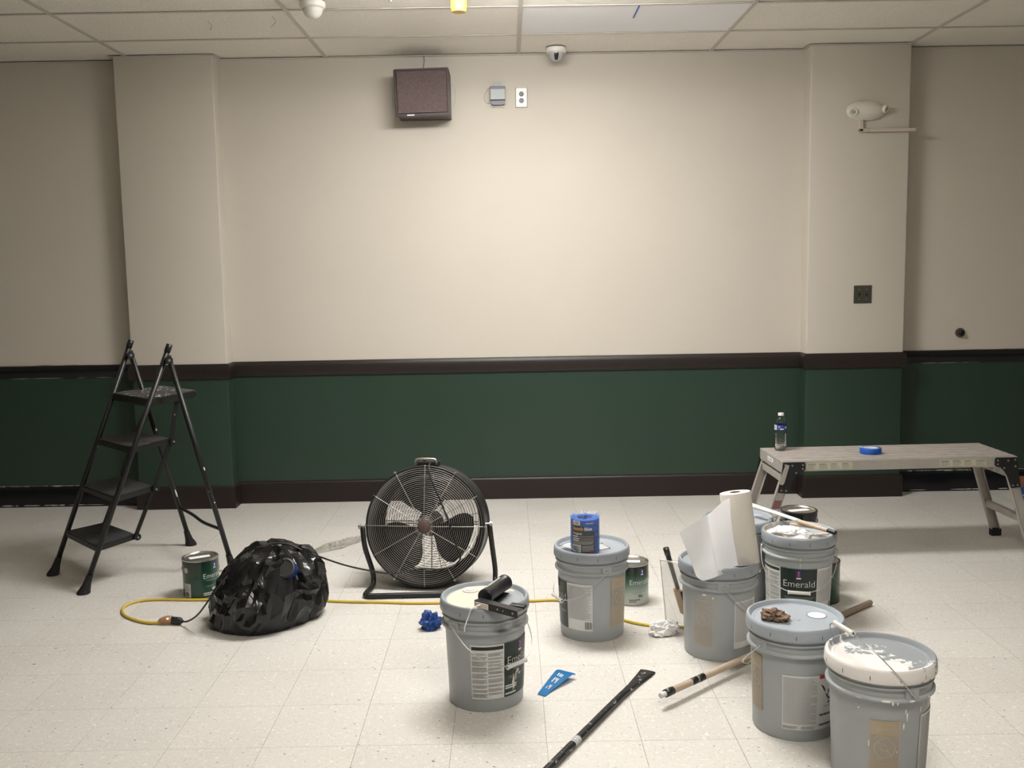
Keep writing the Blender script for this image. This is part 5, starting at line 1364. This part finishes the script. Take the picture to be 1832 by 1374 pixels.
cyl_patch(bm, R3, fw-ANG(85), fw-ANG(40), .114, .140, .0005, 1); cyl_patch(bm, R3, fw-ANG(75), fw-ANG(50), .118, .136, .0009, 2)
blob(bm, R3, fw-ANG(12), .131, .016, .014, .0008, 3, 4); blob(bm, R3, fw+ANG(12), .119, .026, .006, .0008, 1, 5); blob(bm, R3, fw+ANG(50), .128, .012, .012, .0008, 1, 6)
obj('bottle_label', bm, ['label_bottle', 'print_white', 'print', 'print_pale'], t)
# tape roll on the bench
t = thing('tape_roll', 'single roll of blue masking tape lying flat on the bench', 'masking tape', (1.890, 5.055, BH+.0023))
bm = B(); lathe(bm, [(.0375, 0), (.0535, 0), (.0545, .0012), (.0545, .0285), (.0535, .0297), (.0375, .0297), (.0375, 0)], 44); recalc(bm); obj('tape', bm, 'blue_tape', t, True)
bm = B(); lathe(bm, [(.0373, 0), (.0373, .0299), (.0362, .0299), (.0362, 0)], 36); obj('core', bm, 'paper', t, True)
bm = B(); bar(bm, (-.050, .020, .0302), (.020, -.020, .0302), .016, .0005); obj('core_sticker', bm, 'print_white', t)

# packet at the right edge, behind the bench leg
t = thing('snack_packet', 'brown and blue packet at the right edge, behind the bench leg', 'packet', (3.105, 5.725, 0), -.05)
bm = B(); G = []
for j in range(13):
    z = .235*j/12; th = .034*math.sin(PI*min(1, .08+j/12*.92))**.6+.002; n = 24
    G.append([bm.verts.new((.088*math.copysign(abs(math.cos(2*PI*i/n))**.6, math.cos(2*PI*i/n)), th*math.sin(2*PI*i/n)+.003*noise.noise(Vector((i, j, 0))), z)) for i in range(n)])
for j, (A_, C_) in enumerate(zip(G, G[1:])):
    for i in range(24): bm.faces.new((A_[i], A_[(i+1) % 24], C_[(i+1) % 24], C_[i])).material_index = 0 if j >= 9 else 1
bm.faces.new(list(reversed(G[0]))); bm.faces.new(G[-1]); recalc(bm); obj('packet', bm, ['snack_brown', 'snack_blue'], t, True)

# ================================================================== things on walls and ceiling
# wall speaker
t = thing('wall_speaker', 'square brown fabric-fronted speaker high on the wall', 'speaker', (-.5065, YW, 2.606))
bm = B(); m_ = Matrix.Rotation(ANG(-1.2), 4, 'Y')
prism(bm, [(-.171, -.145), (.169, -.145), (.169, .143), (-.171, .143)], .022, Matrix.Translation((0, -.222, 0)) @ m_); bmesh.ops.bevel(bm, geom=bm.edges[:], offset=.005, segments=2, affect='EDGES'); obj('grille_frame', bm, 'speaker_box', t)
bm = B(); prism(bm, [(-.155, -.127), (.155, -.127), (.155, .130), (-.155, .130)], .006, Matrix.Translation((0, -.2265, 0)) @ m_); bmesh.ops.bevel(bm, geom=bm.edges[:], offset=.003, segments=2, affect='EDGES'); obj('grille_cloth', bm, 'speaker_cloth', t)
bm = B(); box(bm, (-.158, -.201, -.139), (.166, -.0, .138), .003); obj('cabinet', bm, 'speaker_box', t)
bm = B(); box(bm, (-.098, -.2285, -.1405), (-.052, -.2215, -.1325), .0008, 0, m_); obj('name_plate', bm, 'paper', t)
bm = B(); tube(bm, [(.0, -.03, .138), (-.002, -.025, .19), (.004, -.020, .23), (-.001, -.016, .2625)], .0022, 6, sub=5); obj('speaker_wire', bm, 'grey_box_dark', t, 'all')
bm = B(); tube(bm, [(.165, -.01, .09), (.190, -.004, .06), (.196, -.003, .02), (.190, -.004, -.03), (.175, -.006, -.06)], .0012, 6, sub=6); obj('side_wire', bm, 'wall', t, 'all')
# small grey box
t = thing('junction_box', 'small grey metal box with a raised flap, left of the outlet', 'junction box', (-.0435, YW, 2.612))
bm = B(); box(bm, (-.047, -.055, -.032), (.047, 0, .052), .003); obj('box_body', bm, 'grey_box_dark', t)
bm = B(); box(bm, (-.046, -.060, -.030), (.046, -.054, .034), .001); obj('front_panel', bm, 'grey_box', t)
bm = B(); prism(bm, [(-.032, .050), (.032, .050), (.028, .076), (.024, .080), (-.024, .080), (-.028, .076)], .012, Matrix.Translation((0, -.030, 0))); obj('top_flap', bm, 'grey_box', t)
bm = B(); prism(bm, [(-.045, -.032), (.046, -.032), (.042, -.055), (.030, -.060), (-.032, -.060), (-.042, -.052)], .030, Matrix.Translation((0, -.040, 0))); obj('lower_shroud', bm, 'grey_box_dark', t)
bm = B(); box(bm, (-.040, -.010, -.072), (.042, 0, -.058), .001); obj('patch_plate', bm, 'wall', t)
bm = B(); tube(bm, [(-.047, -.03, .05), (-.060, -.012, .045), (-.078, -.004, .020), (-.086, -.003, -.005), (-.080, -.003, -.035), (-.064, -.004, -.045), (-.048, -.012, -.044)], .0010, 6, sub=6); obj('thin_wire', bm, 'grey_box_dark', t, 'all')
# outlet
t = thing('wall_outlet', 'bright double power outlet with black sockets, right of the grey box', 'outlet', (.1065, YW, 2.600))
bm = B(); box(bm, (-.036, -.012, -.060), (.036, 0, .060), .004); obj('cover_plate', bm, 'steel_plate', t)
bm = B(); box(bm, (-.038, -.006, -.061), (.038, 0, .061), .001); obj('plate_edge', bm, 'dull_plate', t)
for s_ in (-1, 1):
    bm = B(); rod(bm, (0, -.0150, .0205*s_), (0, -.010, .0205*s_), .0155, 24); o = obj('socket', bm, 'black_plastic', t)
    bm = B()
    for dx in (-.005, .005): box(bm, (dx-.001, -.0156, .0205*s_-.003), (dx+.001, -.0149, .0205*s_+.005))
    obj('slots', bm, 'print', o)
# dome cameras
def dome(loc, s, label, lens):
    t = thing('dome_camera', label, 'security camera', loc)
    bm = B(); lathe(bm, [(.058*s, 0), (.0635*s, -.002), (.0655*s, -.010), (.0640*s, -.026), (.0600*s, -.031), (.051*s, -.034), (0, -.034)], 40); recalc(bm); obj('base', bm, 'cam_white', t, True)
    prof = [(.0505*s*math.cos(a), -.033-.050*s*math.sin(a)) for a in [PI/2*k/10 for k in range(11)]]
    bm = B(); lathe(bm, prof, 36); recalc(bm); dm = obj('dome', bm, 'cam_dome' if lens else 'cam_white', t, 'all')
    bm = B()
    if lens:
        for s2 in (0,):
            G = []
            for i in range(5):
                a = -PI/2-.30+.60*i/4; G.append([bm.verts.new(((.0515*s)*math.cos(b_)*math.cos(a), (.0515*s)*math.cos(b_)*math.sin(a), -.034-(.0508*s)*math.sin(b_))) for b_ in [ANG(5)+ANG(55)*k/6 for k in range(7)]])
            for A_, C_ in zip(G, G[1:]):
                for k in range(6): bm.faces.new((A_[k], A_[k+1], C_[k+1], C_[k]))
        obj('lens_slot', bm, 'black_plastic', t, 'all')
    else:
        bm.free()
        bm = B(); lathe(bm, [(.0515*s, -.0335), (.0525*s, -.036), (.0505*s, -.038)], 36); obj('dome_ring', bm, 'cam_white', t, 'all')
dome((-.958, 5.105, CH), 1.0, 'plain white dome camera on the ceiling, left of the speaker', False)
dome((.321, 6.215, CH), .98, 'white dome camera with a black slot, where ceiling meets wall', True)
# orange capped detector
t = thing('smoke_detector', 'orange plastic-capped detector hanging from the ceiling', 'smoke detector', (-.218, 4.985, CH))
bm = B(); lathe(bm, [(.066, 0), (.068, -.004), (.066, -.018), (.052, -.028), (.040, -.032), (0, -.032)], 40); recalc(bm); obj('cap', bm, 'orange_cap', t, True)
bm = B(); lathe(bm, [(.037, -.030), (.037, -.085), (.034, -.092), (0, -.092)], 36); recalc(bm)
for k in range(16):
    a = 2*PI*k/16; rod(bm, (.037*math.cos(a), .037*math.sin(a), -.032), (.036*math.cos(a), .036*math.sin(a), -.080), .0026, 6)
obj('ribbed_skirt', bm, 'orange_cap', t, True)
# emergency light on the right pier
t = thing('emergency_light', 'cream oval emergency light with two small lamps on the right pier', 'emergency light', (2.252, YP, 2.462))
bm = B(); bmesh.ops.create_uvsphere(bm, u_segments=40, v_segments=24, radius=1)
for v in bm.verts:
    x, y, z = v.co; v.co = Vector((math.copysign(abs(x)**.9, x)*.124, min(0, y)*.060, z*.062))
obj('housing', bm, 'emerg', t, 'all')
for (x, rz, z) in ((-.088, -12, -.010), (.103, 48, .006)):
    c = Vector((x, -.044, z)); d = Vector((math.sin(ANG(rz)), -math.cos(ANG(rz)), -.35)).normalized()
    bm = B(); lathe(bm, [(0, -.008), (.018, -.006), (.0255, .002), (.0265, .016), (.0225, .019), (.0215, .014), (0, .012)], 28, mtx=frame_mtx(c, c+d)); recalc(bm); hd = obj('lamp_head', bm, 'emerg', t, True)
    bm = B(); lathe(bm, [(.013, .0135), (.010, .018), (0, .019)], 16, mtx=frame_mtx(c, c+d)); obj('bulb', bm, 'grey_box', hd, True)
bm = B(); box(bm, (-.037, -.022, -.128), (-.015, 0, -.055), .002); box(bm, (-.037, -.022, -.131), (.315, 0, -.111), .002); obj('surface_conduit', bm, 'putty', t)
bm = B(); box(bm, (.02, -.0228, -.132), (.0215, -.0, -.110)); obj('conduit_joint', bm, 'dull_plate', t)
# switch plate
t = thing('switch_plate', 'dull metal two-gang switch plate low on the right pier', 'switch', (2.2635, YP, 1.3195))
bm = B(); box(bm, (-.057, -.005, -.057), (.057, 0, .057), .002); obj('plate', bm, 'dull_plate', t)
for x in (-.023, .023):
    bm = B(); box(bm, (x-.005, -.012, -.010), (x+.005, -.004, .010), .0015); obj('toggle', bm, 'black_plastic', t)
    for z in (-.03, .03):
        bm = B(); rod(bm, (x, -.0065, z), (x, -.0045, z), .004, 10); obj('screw', bm, 'bolt', t)
# round fitting at the far right
t = thing('door_stop', 'small round bronze fitting on the right wall above the black rail', 'wall fitting', (2.953, YW, 1.055))
bm = B(); rod(bm, (0, -.014, 0), (0, 0, 0), .030, 28); obj('rose', bm, 'fan_cap', t)
bm = B(); lathe(bm, [(.018, 0), (.018, .016), (.012, .020), (.010, .012), (0, .012)], 24, mtx=frame_mtx((.003, -.013, -.002), (.003, -.04, -.002))); recalc(bm); obj('bush', bm, 'black_plastic', t, True)
# white flecks of paint on the floor (each lies on its own)
bm = B(); rnd = random.Random(31)
for (x, y) in ((1.705, 3.18), (-1.28, 3.42), (-1.43, 3.17), (.62, 3.02)):
    r_ = rnd.uniform(.005, .008); lathe(bm, [(r_, 0), (r_*.6, .0006), (0, .0008)], 9, mtx=Matrix.Translation((x, y, 0.0001)))
tag(obj('paint_flecks', bm, 'paint_white', kind='stuff'), 'tiny dried white paint flecks on the floor tiles', 'paint fleck')
